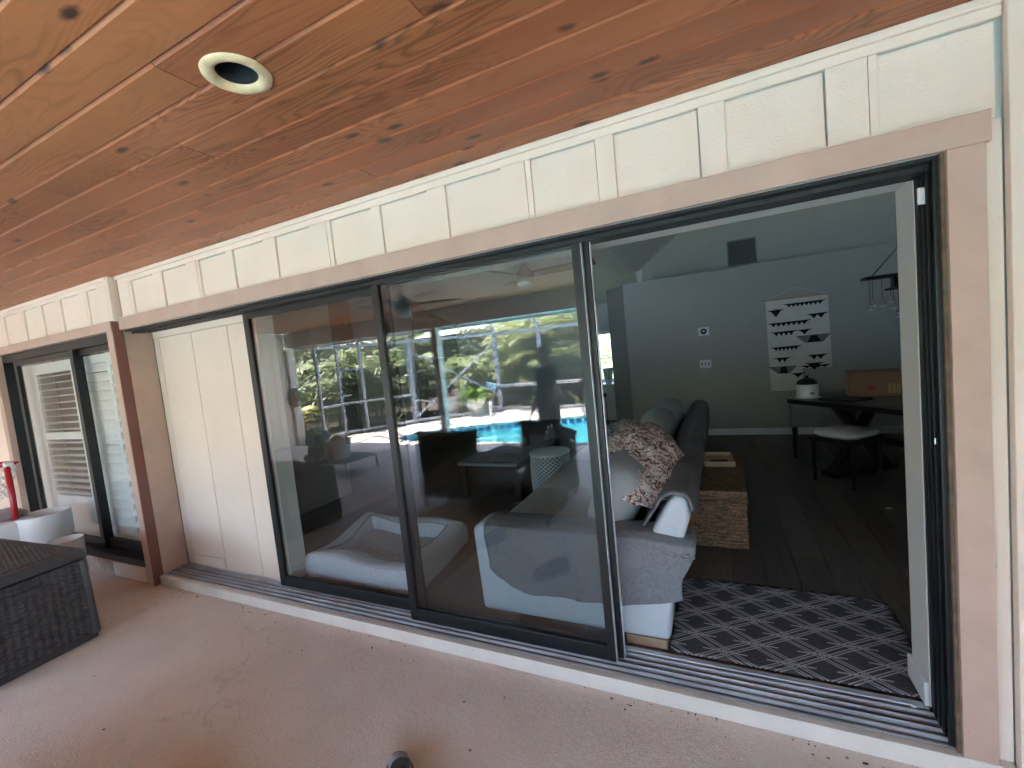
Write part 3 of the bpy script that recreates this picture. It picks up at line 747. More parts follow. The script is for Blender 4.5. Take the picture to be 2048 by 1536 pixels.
# partition wall with plant ledge (its left end turns back at 45 degrees)
pt = thing('partition_wall', 'grey partition wall with a plant ledge along its top', 'wall')
MB().prism([(-1.32, 5.25), (4.1, 5.25), (4.1, 5.9), (-1.60, 5.9), (-1.68, 5.70)], 'z', 0.04, 2.452).build('wall_body', 'wall', pt, bev=0.004)
MB().box(-1.31, 4.1, 5.236, 5.2495, 0.04, 0.135).build('baseboard', 'base', pt, bev=0.003)
setting('upper_wall', MB().box(-1.10, 4.1, 5.905, 6.0, 2.453, 4.55), 'wall')
setting('upper_return_wall', MB().box(-1.19, -1.101, 5.905, 7.0, 2.3, 4.55), 'wallwhite')
fw_ = MB(); fw_.box(-5.6, -2.42, 7.0, 7.12, 0, 4.6); fw_.box(-2.42, -1.9, 7.0, 7.12, 0, 0.80); fw_.box(-2.42, -1.9, 7.0, 7.12, 1.80, 4.6); fw_.box(-1.9, 4.1, 7.0, 7.12, 0, 4.6)
setting('far_wall', fw_, 'wallwhite')
setting('left_interior_wall', MB().box(-5.7, -5.6, 2.1, 7.1, 0, 4.6).box(-5.7, -4.262, 2.001, 2.099, 0, 4.6).box(-4.295, -4.255, 0.351, 2.0, 0, 4.6), 'wall')
setting('right_interior_wall', MB().box(4.1, 4.2, 0.36, 7.1, 0, 4.6), 'wall')
setting('front_interior_wall', MB().box(0.646, 4.1, 0.1860, 0.352, 0.0625, 2.048).box(-2.984, 4.1, 0.353, 0.40, 2.062, 3.43), 'wallwhite')
setting('door_soffit', MB().box(-2.985, 0.645, 0.2155, 0.352, 2.046, 2.0595), 'wallwhite')
# stub ends and their baseboards
setting('stub_wall_baseboard', MB().box(0.631, 0.6455, 0.1862, 0.36, 0.0625, 0.158).box(0.6446, 1.2, 0.3525, 0.366, 0.041, 0.148).box(-2.984, -2.971, 0.222, 0.372, 0.041, 0.14).box(-4.25, -2.985, 0.3605, 0.372, 0.041, 0.14), 'base', bev=0.003)
setting('stub_wall', MB().box(-2.9845, -2.972, 0.222, 0.36, 0.141, 2.045), 'wallwhite')
# vaulted ceiling
cl = MB()
def zc(y): return 2.35+0.25*(7-y)
cl.v += [(-5.6, 0.35, zc(.35)), (-1.19, 0.35, zc(.35)), (-1.19, 7, zc(7)), (-5.6, 7, zc(7))]; cl.f.append((0, 1, 2, 3))
setting('interior_ceiling', cl, 'inceil', solid=0.06)
c2 = MB(); c2.v = [(-1.19, 0.35, 2.75), (-1.19, 6.0, 2.75), (0.75, 6.0, 4.15), (0.75, 0.35, 4.15), (4.1, 6.0, 4.15), (4.1, 0.35, 4.15)]; c2.f = [(0, 1, 2, 3), (3, 2, 4, 5)]
setting('dining_ceiling', c2, 'inceil', solid=0.05)
setting('roof', MB().box(-8.9, 9.2, -1.6, 7.3, 4.605, 4.75), 'darkwood')  # front overhang shaped to keep sun out of the added high windows
clr = thing('added_clerestory_window', 'row of unseen high windows added above the porch roof to light the room', 'window')  # invented windows, never in view, added to light the deep end of the room
for a, b_ in ((-5.49, -1.31), (0.81, 3.89)):
    MB().box(a, b_, 0.20, 0.206, 3.432, 3.848).build('glass_pane', 'wglass', clr)
    for k in range(4): MB().box(a+(b_-a)*k/3-.03, a+(b_-a)*k/3+.03, 0.18, 0.23, 3.432, 3.848).build('mullion', 'base', clr)
# window in the far wall
kw = thing('kitchen_window', 'small bright white framed window on the far wall beyond the sofa', 'window')
mb = MB(); mb.box(-2.42, -2.36, 6.96, 7.1, 0.8, 1.8); mb.box(-1.96, -1.9, 6.96, 7.1, 0.8, 1.8); mb.box(-2.36, -1.96, 6.96, 7.1, 1.74, 1.8); mb.box(-2.36, -1.96, 6.96, 7.1, 0.8, 0.84); mb.box(-2.36, -1.96, 7.0, 7.06, 1.25, 1.275)
mb.build('frame', 'base', kw); MB().box(-2.359, -1.961, 7.028, 7.034, 0.841, 1.739).build('glass_pane', 'wglass', kw)
# woven shades on the left interior wall
def wshade(y0, y1, label):
    t = thing('woven_shade', label, 'window shade', (-5.58, (y0+y1)/2, 0), 0, 'woven shades on the left wall'); h = (y1-y0)/2
    for k in range(5):
        z1 = 3.02-k*0.28; MB().box(0, 0.022+0.010*k, -h, h, z1-0.285, z1).build('fold', 'shade', t, bev=0.008)
    MB().box(0, .05, -h, h, 3.021, 3.10).build('headrail', 'shade', t)
    MB().box(-0.015, 0.004, -h, h, 0.35, 1.60).build('dark_pane', 'black', t)
wshade(2.45, 3.75, 'brown woven roman shade on the left wall, nearer the patio door')
wshade(5.4, 6.95, 'brown woven roman shade on the left wall, nearer the kitchen')

# ================================================================== INTERIOR OBJECTS
# ---- sofa
sf = thing('sofa', 'long pale grey sofa with its arm end facing the open door', 'sofa', (0, 0, 0.04))
MB().box(-1.345, -0.31, 0.30, 3.22, 0.05, 0.26).build('base', 'sofa', sf, bev=0.03, seg=3, smooth=True)
def arm(y0, y1): MB().prism([(-1.352, 0.05), (-0.303, 0.05), (-0.262, 0.35), (-0.235, 0.545), (-0.30, 0.565), (-1.30, 0.572), (-1.372, 0.545)], 'y', y0, y1).build('arm', 'sofa', sf, bev=0.03, seg=4, smooth=True)
arm(0.245, 0.47); arm(3.02, 3.23)
MB().prism([(-0.31, 0.10), (-0.262, 0.40), (-0.178, 0.66), (-0.182, 0.745), (-0.215, 0.775), (-0.262, 0.750), (-0.36, 0.58), (-0.52, 0.25)], 'y', 0.30, 3.18).build('back', 'sofa', sf, bev=0.025, seg=3, smooth=True)
for k in range(3):
    y0 = 0.485+k*0.842
    MB().box(-1.41, -0.46, y0, y0+0.832, 0.255, 0.445).build('seat_cushion', 'seat', sf, bev=0.055, seg=4, smooth=True)
for (x, y) in ((-0.42, 0.30), (-1.23, 0.30), (-0.42, 3.15), (-1.23, 3.15)):
    MB().box(x-0.10, x+0.10, y-0.045, y+0.05, 0.0, 0.0495).build('foot', 'footwood', sf, bev=0.004)
def pillow(w, h, t, seed=0, n=18):
    def fn(u, v):
        a = u*2*PI; b_ = (v-0.5)*PI
        def sp(c, e): return math.copysign(abs(c)**e, c)
        cx1 = sp(math.cos(b_), 0.55); 
        X = w/2*sp(math.cos(a), 0.5)*cx1; Z = h/2*sp(math.sin(a), 0.5)*cx1; Y = t/2*sp(math.sin(b_), 0.9)
        r = 1+0.05*(vnoise(X*6+seed, Z*6+seed*2)-0.5)
        return (X*r, Y*(1+0.25*(vnoise(X*5+seed*3, Z*5)-.5)), Z*r)
    return MB().grid(fn, 2*n, n, cu=True)
def softcush(name, mat, loc, rot, dims, seed, parent=None, label=None):
    o = pillow(*dims, seed=seed).build(name, mat, parent, smooth=True)
    o.location = loc; o.rotation_euler = rot
    return o
cush_labels = ['ribbed grey back cushion nearest the open door, under the printed throw', 'plain grey back cushion second from the patio door', 'pale grey back cushion third along the sofa', 'pale grey back cushion at the far end of the sofa']
for k, (y, x, z) in enumerate(((0.80, -0.60, 0.665), (1.50, -0.60, 0.67), (2.20, -0.59, 0.68), (2.84, -0.56, 0.68))):
    o = softcush('back_cushion', 'cush', (x, y, z), (rnd(-.05, .05), math.radians(-20+rnd(-4, 4)), PI/2+rnd(-.08, .08)), (0.80, 0.52, 0.30), 3+k*5)
    o.rotation_euler = (Matrix.Rotation(math.radians(24+rnd(-4, 4)), 3, 'Y') @ Matrix.Rotation(PI/2+rnd(-.06, .1), 3, 'Z')).to_euler()
    tag(o, cush_labels[k], 'cushion', 'loose cushions along the sofa back')
# ---- quilted throw over the near arm
def quilt_fn(u, v):
    x = -1.275+u*1.06
    prof = [(0.0, (0.50, 0.50)), (0.10, (0.485, 0.585)), (0.18, (0.43, 0.622)), (0.36, (0.29, 0.622)), (0.42, (0.243, 0.605)), (0.48, (0.232, 0.56)), (1.0, (0.224, 0.262))]
    pz = interp([(p, q[1]) for p, q in prof], v); py = interp([(p, q[0]) for p, q in prof], v)
    drop = interp([(0, 0.10), (0.05, 0.055), (0.13, 0.01), (0.25, -0.02), (0.4, -0.006), (0.55, -0.012), (0.75, 0.005), (0.9, 0.035), (1.0, 0.07)], u)
    t = max(0, (v-0.5)/0.5)
    pz += drop*t
    fold = 0.010*math.sin(u*19+1.3*v)*t + 0.020*(vnoise(u*7, v*4)-0.5)*t
    py -= abs(fold)+0.004*t
    puff = 0.007*(vnoise(u*40, v*30)-0.5)
    x += 0.015*math.sin(v*5)*(1 if u > .5 else -1) + (0.045*max(0, u-0.93)/0.07*math.sin(min(1, v*1.3)*PI))
    if u > 0.86: pz -= 0.02*(u-0.86)/0.14*(1 if v < .5 else 0)
    return (x, py-(puff if v > .45 else 0), pz+(puff if v <= .45 else 0))
tag(MB().grid(quilt_fn, 90, 70).build('quilted_throw', 'quilt', smooth=True, solid=0.012), 'grey quilted throw draped over the near sofa arm', 'throw')
# ---- runner over the sofa back
def runner_fn(y0, y1, seed, off):
    def fn(u, v):
        prof = [(0.0, (-0.475, 0.50)), (0.25, (-0.400, 0.62)), (0.42, (-0.305, 0.775)), (0.50, (-0.255, 0.810)), (0.60, (-0.188, 0.808)), (0.66, (-0.158, 0.765)), (0.78, (-0.156, 0.715)), (1.0, (-0.158, 0.615))]
        x = interp([(p, q[0]) for p, q in prof], v); z = interp([(p, q[1]) for p, q in prof], v)
        y = y0+(y1-y0)*u + (0.05*math.sin(v*6+seed) if u < 0.2 else 0)*(1-u*5 if u < .2 else 0)
        z += 0.020+off+0.008*math.sin(u*23+seed)*(1 if v > .4 else .4)+0.016*(vnoise(u*9+seed, v*5)-0.5)
        x += 0.012*(vnoise(u*11, v*4+seed)-0.5)+(off*0.8 if v > .6 else -off*.5)
        if v > 0.8 and u < 0.12: z += 0.10*(v-0.8)/0.2*(1-u/0.12); x -= 0.03*(v-0.8)/.2*(1-u/.12)
        return (x, y, z)
    return fn
tag(MB().grid(runner_fn(0.33, 2.05, 1.0, 0.0), 70, 30).build('back_throw', 'runner', smooth=True, solid=0.012), 'dark grey throw folded along the near half of the sofa back', 'throw', 'dark throws over the sofa back')
tag(MB().grid(runner_fn(1.85, 3.24, 4.0, 0.016), 60, 30).build('back_throw', 'runner', smooth=True, solid=0.012), 'dark grey throw folded along the far half of the sofa back', 'throw', 'dark throws over the sofa back')
# ---- crumpled throws
def crumple(cx0, cy0, cz, sx, sy, h, seed, n=46, slope=(0, 0)):
    def fn(u, v):
        a = (u-0.5)*2; b_ = (v-0.5)*2
        ex = a*math.sqrt(max(0, 1-b_*b_/2)); ey = b_*math.sqrt(max(0, 1-a*a/2))
        rr = math.hypot(ex, ey)
        wob = 1+0.25*(vnoise(3*math.cos(math.atan2(ey, ex))+seed, 3*math.sin(math.atan2(ey, ex))+seed)-0.5)
        X = ex*sx*wob; Y = ey*sy*wob
        rid = abs(vnoise(X*11+seed, Y*11+seed)-0.5)*2; rid2 = abs(vnoise(X*23+seed*2, Y*23)-0.5)*2
        z = h*(1-rr**3)*(0.55+0.45*vnoise(X*5+seed, Y*5)) + 0.055*(1-rid)*(1-0.3*rr) + 0.02*(1-rid2) - 0.05*rr**6
        return (cx0+X, cy0+Y, cz+z+slope[0]*X+slope[1]*Y)
    return MB().grid(fn, n, n)
tag(crumple(-0.47, 0.92, 0.83, 0.24, 0.50, 0.10, 3.3, slope=(-0.30, 0.16)).build('printed_throw', 'leopard', smooth=True, solid=0.012), 'crumpled white throw with brown spotted print over the sofa cushions', 'throw')
tag(crumple(-1.02, 2.85, 0.49, 0.30, 0.42, 0.20, 8.1).build('floral_blanket', 'blanket', smooth=True, solid=0.012), 'crumpled grey floral blanket heaped at the far sofa end', 'blanket')

# ---- wicker trunk
def weave_face(w, h, nx, nz, d=0.006, res=3):
    def fn(u, v):
        a = u*nx; b_ = v*nz
        par = (math.floor(a)+math.floor(b_)) % 2
        z = abs(math.sin(PI*b_))**0.6*(0.6+0.4*math.cos(PI*a+PI*par))
        return ((u-.5)*w, -d*z, (v-.5)*h)
    return MB().grid(fn, nx*res+1, nz*res+1)
def box_woven(parent, w, d, h, mat, nx, ny, nz, depth, z0=0.0):
    for rz, (a, n_, off) in {0: (w, nx, d/2), 1: (d, ny, w/2), 2: (w, nx, d/2), 3: (d, ny, w/2)}.items():
        if rz == 2: pass
        o = weave_face(a, h, n_, nz, depth).build('woven_side', mat, parent, smooth=True, kind='stuff', fixn=False)
        an = rz*PI/2
        o.rotation_euler = (0, 0, an); o.location = (off*math.sin(an), -off*math.cos(an), z0+h/2)
tk = thing('wicker_chest', 'brown woven seagrass chest standing behind the sofa', 'chest', (-0.105, 1.93, 0.04), 0.0)
box_woven(tk, 0.415, 0.95, 0.34, 'wicker', 14, 32, 13, 0.018)
MB().box(-0.20, 0.20, -0.467, 0.467, 0.005, 0.345).build('core', 'darkwood', tk)
lid = MB().box(-0.212, 0.212, -0.487, 0.487, 0.346, 0.420).build('lid', 'wicker', tk, bev=0.012, smooth=True)
o = weave_face(0.424, 0.974, 16, 36, 0.008).build('woven_top', 'wicker', lid, smooth=True, kind='stuff', fixn=False); o.rotation_euler = (-PI/2, 0, 0); o.location = (0, 0, 0.420)
o.rotation_euler = (-PI/2, 0, 0)
MB().tube([(-0.214, -0.489, 0.352), (0.214, -0.489, 0.352), (0.214, 0.489, 0.352), (-0.214, 0.489, 0.352)], 0.008, 6, closed=True).build('braid', 'wicker', lid)
ty = thing('wooden_tray', 'small tan wooden tray with a dark bar resting on the wicker chest', 'tray', (-0.065, 2.20, 0.468), 0.05)
MB().box(-.115, .115, -.17, .17, 0, .010).build('base', 'traywood', ty)
for a in ((-.115, .115, -.17, -.155), (-.115, .115, .155, .17), (-.115, -.10, -.155, .155), (.10, .115, -.155, .155)): MB().box(*a, 0.0105, .042).build('rim', 'traywood', ty, bev=.002)
tag(MB().tube([(-0.13, 2.14, 0.487), (-0.06, 2.13, 0.490), (0.0, 2.155, 0.487)], 0.009, 8).build('remote', 'black'), 'dark slim remote lying in the wooden tray', 'remote')

# ---- rug
rg = thing('door_rug', 'dark rug with pale geometric lattice lines just inside the door', 'rug', (0.205, 0.615, 0.041))
def rugfn(u, v):
    x = -0.52+u*1.04; y = -0.365+v*0.73
    # rounded corners
    r = 0.05
    dx = max(0, abs(x)-(0.52-r)); dy = max(0, abs(y)-(0.365-r)); dd = math.hypot(dx, dy)
    if dd > r:
        x = math.copysign((0.52-r)+dx*r/dd, x); y = math.copysign((0.365-r)+dy*r/dd, y)
    return (x, y, 0.006+0.002*math.sin(x*9+y*5))
MB().grid(rugfn, 40, 30).build('pile', 'rug', rg, smooth=True, solid=0.005)

# ---- dog bed
db = thing('dog_bed', 'pale grey bolstered dog bed on the floor inside the glass', 'dog bed', (0, 0, 0.04))
P4 = [Vector((-2.90, 0.30)), Vector((-1.86, 0.295)), Vector((-1.97, 1.10)), Vector((-3.04, 1.12))]
def bedpath(t):
    s_ = t*4; k = int(s_) % 4; f = s_-int(s_); a, b_ = P4[k], P4[(k+1) % 4]
    return a.lerp(b_, f)
cen = sum(P4, Vector((0, 0)))/4
def bolster(u, v):
    p = bedpath(u); ccc = (p-cen); out = ccc.normalized()
    an = v*2*PI
    hgt = 0.185+0.022*math.sin(u*4*PI*2+0.6)+0.03*(1 if 0.5 < u < 0.80 else 0)*math.sin((u-.5)/.3*PI)
    # squash corners
    c_ = math.copysign(abs(math.cos(an))**0.6, math.cos(an)); s_ = math.copysign(abs(math.sin(an))**0.6, math.sin(an))
    q = p-out*0.085+out*0.088*c_*(1.0+0.1*(0.5-s_/2))
    return (q.x, q.y, 0.5*hgt*(1+s_)+0.004*vnoise(u*60, v*9))
MB().grid(bolster, 96, 18, cu=True, cv=True).build('bolster', 'bed', db, smooth=True)
def bedmat(u, v):
    a = P4[0].lerp(P4[1], 0.08+0.84*u); b_ = P4[3].lerp(P4[2], 0.08+0.84*u); q = a.lerp(b_, 0.1+0.8*v)
    return (q.x, q.y, 0.085+0.02*math.sin(u*PI)*math.sin(v*PI)+0.01*vnoise(u*8, v*8))
MB().grid(bedmat, 26, 22).build('mat', 'bedmat', db, smooth=True, solid=0.05)
def piping(inn, z):
    pts = []
    for k in range(96):
        u = k/96; p = bedpath(u); out = (p-cen).normalized(); q = p-out*inn
        hgt = 0.185+0.022*math.sin(u*4*PI*2+0.6)+0.03*(1 if 0.5 < u < 0.80 else 0)*math.sin((u-.5)/.3*PI)
        pts.append((q.x, q.y, hgt*z))
    return pts
MB().tube(piping(0.150, 0.97), 0.005, 6, closed=True).build('piping', 'greyfab', db, smooth=True)
MB().tube(piping(0.02, 0.93), 0.005, 6, closed=True).build('piping', 'bed', db, smooth=True)

# ---- lattice drum stool
dm = thing('lattice_stool', 'white lattice drum side table beside the sofa seat', 'side table', (-1.68, 2.38, 0.04))
mb = MB(); NH = 26
def rdrum(z): return 0.195+0.018*math.cos((z-0.23)/0.23*1.2)
for s_ in (1, -1):
    for k in range(NH):
        mb.tube([(rdrum(z)*math.cos(2*PI*k/NH+s_*z*6.2), rdrum(z)*math.sin(2*PI*k/NH+s_*z*6.2), z) for z in [0.02+0.42*i/12 for i in range(13)]], 0.0055, 5, caps=False)
mb.build('lattice', 'white', dm, smooth=True, kind='stuff')
MB().lathe([(0.0, .442), (.205, .442), (.215, .448), (.215, .462), (.205, .468), (0, .468)], n=40, cap=False).build('top', 'white', dm, smooth='auto')
MB().lathe([(.20, 0), (.205, .018), (.20, .022)], n=40).build('base_ring', 'white', dm)
MB().lathe([(.165, .02), (.165, .44)], n=30, cap=False).build('liner', 'greyfab', dm, smooth=True)
# ---- coffee table and things on it
ct = thing('coffee_table', 'low grey coffee table in front of the sofa', 'coffee table', (-2.28, 2.75, 0.04))
MB().box(-.36, .36, -.68, .68, .375, .41).build('top', 'greyrub', ct, bev=.006)
for x in (-.31, .31):
    for y in (-.62, .62): MB().box(x-.025, x+.025, y-.025, y+.025, 0, .3745).build('leg', 'darkwood', ct)
cn = thing('jar_candle', 'brown jar candle on the coffee table', 'candle', (-2.17, 2.88, 0.4505))
MB().lathe([(0.045, 0), (0.05, .005), (.05, .10), (.046, .105)], n=24).build('jar', 'candle', cn, smooth='auto'); MB().lathe([(.051, .1055), (.051, .122), (0, .123)], n=24, cap=False).build('lid', 'darkwood', cn, smooth='auto')
tag(MB().lathe([(.0, 0), (.09, .0), (.16, .012), (.165, .018), (.15, .016), (0, .008)], (-2.12, 2.22, 0.4505), n=36, cap=False).build('shallow_dish', 'metal', smooth='auto'), 'wide shallow dish on the near end of the coffee table', 'dish')
for k, (x, y, s_) in enumerate(((-1.97, 3.28, 1.0), (-2.05, 3.36, .8), (-1.98, 3.12, .7))):
    b_ = thing('bottle', ['tallest pale bottle on the far end of the coffee table', 'middle pale bottle on the far end of the coffee table', 'squat pale bottle on the far end of the coffee table'][k], 'bottle', (x, y, .4505), 0, 'bottles on the coffee table')
    MB().lathe([(.03*s_, 0), (.036, .01), (.036, .09*s_), (.02, .12*s_), (.014, .13*s_)], n=16).build('body', 'greyrub', b_, smooth='auto'); MB().lathe([(.016, .131*s_), (.016, .16*s_), (.008, .175*s_)], n=12).build('cap', 'white', b_)

# ---- ceiling fan inside
def ceiling_fan(loc, rod, blades, r, bm_, label, light=True, spin=0.0):
    t = thing('ceiling_fan', label, 'ceiling fan', loc)
    MB().lathe([(.07, rod), (.065, rod-.05), (.02, rod-.08)], n=20).build('canopy', 'ghost', t, smooth='auto')
    MB().tube([(0, 0, .10), (0, 0, rod-.06)], .013, 10).build('downrod', 'ghost', t)
    MB().lathe([(.02, .14), (.05, .08), (.10, .02), (.105, -.03), (.07, -.06)], n=28).build('motor', 'ghost', t, smooth='auto')
    if light: MB().lathe([(.085, -.062), (.09, -.09), (.05, -.115), (0, -.12)], n=28, cap=False).build('light_bowl', 'white', t, smooth=True)
    for k in range(blades):
        a = spin+2*PI*k/blades
        def fn(u, v, r=r):
            rr = .10+u*(r-.10); wd = .055+.035*math.sin(min(1, u*1.25)*PI*.75)
            return (rr, (v-.5)*2*wd+.05*math.sin(u*1.6), .015+.03*u-(v-.5)*.035)
        o = MB().grid(fn, 14, 4).build('blade', bm_, t, smooth=True, solid=.008); o.rotation_euler = (0, 0, a)
    return t
ceiling_fan((-1.81, 2.5, 2.36), 1.06, 3, 0.73, 'bladewood', 'three blade brown ceiling fan hanging in the living room', True, 0.05)
ceiling_fan((-3.0, -1.75, 2.18), 0.295, 5, 0.62, 'bladewood', 'dark porch ceiling fan, mirrored in the left glass panel', True, 0.4)

# ---- wall pieces
wh = thing('wall_hanging', 'cream woven wall hanging with rows of black triangles', 'wall hanging', (0, 5.235, 0))
MB().prism([(0.615, 0.66), (1.00, 0.66), (1.00, 0.955), (1.335, 0.955), (1.325, 1.915), (0.607, 1.915)], 'y', -0.008, 0.0).build('cloth', 'hang', wh)
MB().tube([(0.585, -.012, 1.925), (1.35, -.012, 1.92)], .011, 10).build('rod', 'traywood', wh)
MB().tube([(0.607, -.012, 1.93), (0.967, -.008, 2.06)], .003, 5).tube([(1.33, -.012, 1.925), (0.967, -.008, 2.06)], .003, 5).build('cord', 'rope', wh)
MB().tube([(0.967, 0.0, 2.05), (0.967, -.02, 2.055), (.972, -.022, 2.075), (.98, -.018, 2.09)], .003, 5).build('hook', 'metal', wh)
motif = MB(); greym = MB()
def tri(mb_, x0, x1, z0, z1): # down pointing
    mb_.prism([(x0, z1), (x1, z1), ((x0+x1)/2, z0)], 'y', -.014, -.0085)
def row(xa, xb, z, n_, h, base=True):
    w = (xb-xa)/n_
    if base: motif.prism([(xa-.05, z+.004), (xb+.05, z+.010), (xb+.0, z-.012), (xa, z-.012)], 'y', -.0145, -.0085)
    for k in range(n_): tri(motif, xa+k*w, xa+(k+1)*w, z-h, z-.010)
row(.86, 1.26, 1.842, 8, .045); row(.67, .78, 1.775, 1, .09); row(1.12, 1.28, 1.675, 2, .06); row(.66, 1.08, 1.60, 7, .05); row(.69, .92, 1.475, 4, .055); row(1.0, 1.09, 1.475, 1, .06)
row(.68, .96, 1.265, 6, .05); row(1.10, 1.25, 1.125, 2, .06); row(.71, .83, 1.115, 2, .06); row(1.07, 1.20, .965+.05, 1, .09); row(.90, .99, .83+.06, 1, .055)
row(1.02, 1.28, .985, 4, .03, True)
for (a, b_, z) in ((1.0, 1.30, 1.30), (.66, .90, .90)):
    greym.prism([(a-.06, z+.10), (b_+.04, z+.10), (b_-.05, z), (a+.05, z)], 'y', -.0125, -.0085)
    motif.prism([(a+.07, z+.003), (b_-.07, z+.003), ((a+b_)/2+.03, z+.095), ((a+b_)/2-.03, z+.095)], 'y', -.0155, -.0126)
motif.build('triangle_rows', 'hangblack', wh, kind='stuff'); greym.build('grey_rows', 'hanggrey', wh, kind='stuff')
th = thing('thermostat', 'white wall thermostat plate with round black dial', 'thermostat', (-0.20, 5.249, 1.592))
MB().box(-.074, .074, -.012, 0, -.062, .062).build('plate', 'white', th, bev=.004)
o = MB().lathe([(0, .018), (.036, .018), (.042, .012), (.042, 0)], n=28, cap=False).build('dial', 'black', th, smooth='auto'); o.rotation_euler = (PI/2, 0, 0); o.location = (0, -.0125, 0)
o = MB().box(-.016, .016, -.0005, .0, -.006, .012).build('readout', 'white', th); o.location = (0, -.0312, 0)
sw = thing('light_switch', 'white triple light switch plate under the thermostat', 'light switch', (-0.205, 5.249, 1.112))
MB().box(-.080, .080, -.007, 0, -.058, .058).build('plate', 'white', sw, bev=.003)
for k in (-1, 0, 1): MB().box(k*.047-.010, k*.047+.010, -.013, -.0075, -.022, .022).build('toggle', 'greyrub', sw, bev=.002)
vt = thing('air_vent', 'square grey return air vent high on the upper wall', 'vent', (0.39, 5.904, 2.745))
mb = MB(); mb.box(-.2, .2, -.018, -.0, -.19, -.17).box(-.2, .2, -.018, -.0, .17, .19).box(-.2, -.18, -.018, 0, -.17, .17).box(.18, .2, -.018, 0, -.17, .17); mb.build('frame', 'greyfab', vt)
MB().box(-.18, .18, -.003, -.001, -.17, .17).build('backing', 'black', vt)
sm = None
for k in range(17):
    z = -.16+k*.02
    if sm is None: o = MB().obox((0, 0, 0), (.358, .016, .004), Euler((.6, 0, 0))).build('slat', 'greyfab', vt); sm = o.data
    else: o = bpy.data.objects.new('slat', sm); COL.objects.link(o); o.parent = vt
    o.location = (0, -.011, z)

# ---- dining table (turned), rice cooker, carton, chairs
TA = math.atan2(-0.787, 0.616)
dt = thing('dining_table', 'black trestle dining table turned across the dark room', 'dining table', (0.6, 3.46, 0.04), TA)
MB().box(0, 1.75, 0, 0.95, .715, .76).build('top', 'blackwood', dt, bev=.004)
for x in (.32, 1.43):
    MB().bar((x, .18, .02), (x, .77, .70), .07).build('leg', 'blackwood', dt); MB().bar((x+.075, .77, .02), (x+.075, .18, .70), .07).build('leg', 'blackwood', dt)
    MB().box(x-.05, x+.12, .10, .85, 0, .05).build('foot', 'blackwood', dt)
MB().bar((.34, .475, .36), (1.5, .475, .36), .06).build('stretcher', 'blackwood', dt)
U = Vector((.616, -.787, 0)); Vv = Vector((.787, .616, 0)); T0 = Vector((.6, 3.46, .8005))
def ontab(a, b_): return T0+U*a+Vv*b_
q = ontab(.06, .20); rc = thing('rice_cooker', 'white rice cooker with black domed lid on the table corner', 'rice cooker', (q.x, q.y, q.z), 0.3)
MB().lathe([(.09, 0), (.098, .006), (.098, .13), (.092, .138)], n=32).build('body', 'white', rc, smooth='auto')
MB().lathe([(.094, .1385), (.088, .165), (.055, .192), (.018, .20), (0, .20)], n=32, cap=False).build('lid', 'black', rc, smooth='auto')
MB().lathe([(.012, .2005), (.016, .22), (.01, .228)], n=14).build('knob', 'black', rc)
MB().box(-.02, .02, -.103, -.096, .035, .065).build('switch_panel', 'greyrub', rc, bev=.002)
MB().lathe([(.118, -.0), (.12, .004), (.105, .006)], n=32).build('rim_base', 'white', rc)
q = ontab(.40, .62); cb = thing('cardboard_box', 'brown cardboard carton with a red ringed emblem on the dining table', 'box', (q.x, q.y, q.z), -0.12)
MB().box(-.2, .2, -.13, .13, 0, .235).build('carton', 'card', cb, bev=.003)
for a in ((-.199, .199, -.132, -.004), (-.199, .199, .004, .132)): MB().box(*a, .2365, .240).build('flap', 'card', cb)
o = MB().lathe([(.030, 0), (.030, .0012), (.022, .0012), (.022, 0)], n=32, cap=False).build('emblem_ring', 'redprint', cb); o.rotation_euler = (PI/2, 0, 0); o.location = (-.02, -.1305, .085)
o = MB().lathe([(0, .0012), (.011, .0012), (.011, 0)], n=20, cap=False).build('emblem_dot', 'redprint', cb); o.rotation_euler = (PI/2, 0, 0); o.location = (-.02, -.1305, .085)
for k in range(3): MB().box(.10+k*.032, .122+k*.032, -.1318, -.1304, .03, .12).build('label_print', 'tape', cb)
q = ontab(.45, .22); tag(MB().obox((q.x, q.y, q.z+.0105), (.34, .24, .02), Euler((0, 0, TA+.1))).build('laptop', 'black', bev=.004), 'closed dark laptop lying on the dining table', 'laptop')
q = ontab(.78, .2); tag(MB().obox((q.x, q.y, q.z+.003), (.21, .29, .005), Euler((0, 0, .3))).build('paper_stack', 'greyfab'), 'loose grey papers on the table edge nearest the door', 'papers')
def chair(loc, rz, label, pad):
    t = thing('dining_chair', label, 'chair', loc, rz, 'dining chairs')
    MB().box(-.22, .22, -.21, .21, .40, .44).build('seat', 'blackwood', t, bev=.006)
    for x in (-.19, .19):
        MB().tube([(x, -.18, 0), (x, -.18, .40)], [.018, .022], 8).build('leg', 'blackwood', t); MB().tube([(x, .19, 0), (x, .19, .42), (x, .26, .90)], [.018, .022, .018], 8).build('leg', 'blackwood', t)
    MB().obox((0, .232, .70), (.36, .05, .34), Euler((-.14, 0, 0))).build('backrest', 'greyfab', t, bev=.018, smooth=True)
    MB().box(-.19, .19, -.165, -.195, .18, .21).build('stretcher', 'blackwood', t)
    return t
stl = thing('dining_stool', 'black backless stool with white pad tucked under the near table edge', 'stool', (1.02, 3.13, .04), TA+.1)
MB().box(-.21, .21, -.21, .21, .40, .435).build('seat', 'blackwood', stl, bev=.006)
for x in (-.18, .18):
    for y in (-.18, .18): MB().tube([(x, y, 0), (x, y, .40)], [.016, .022], 8).build('leg', 'blackwood', stl)
tag(softcush('seat_pad', 'base', (1.02, 3.12, .518), (PI/2, 0, TA+.1), (.42, .42, .085), 2), 'thick white seat pad on the black stool', 'cushion')
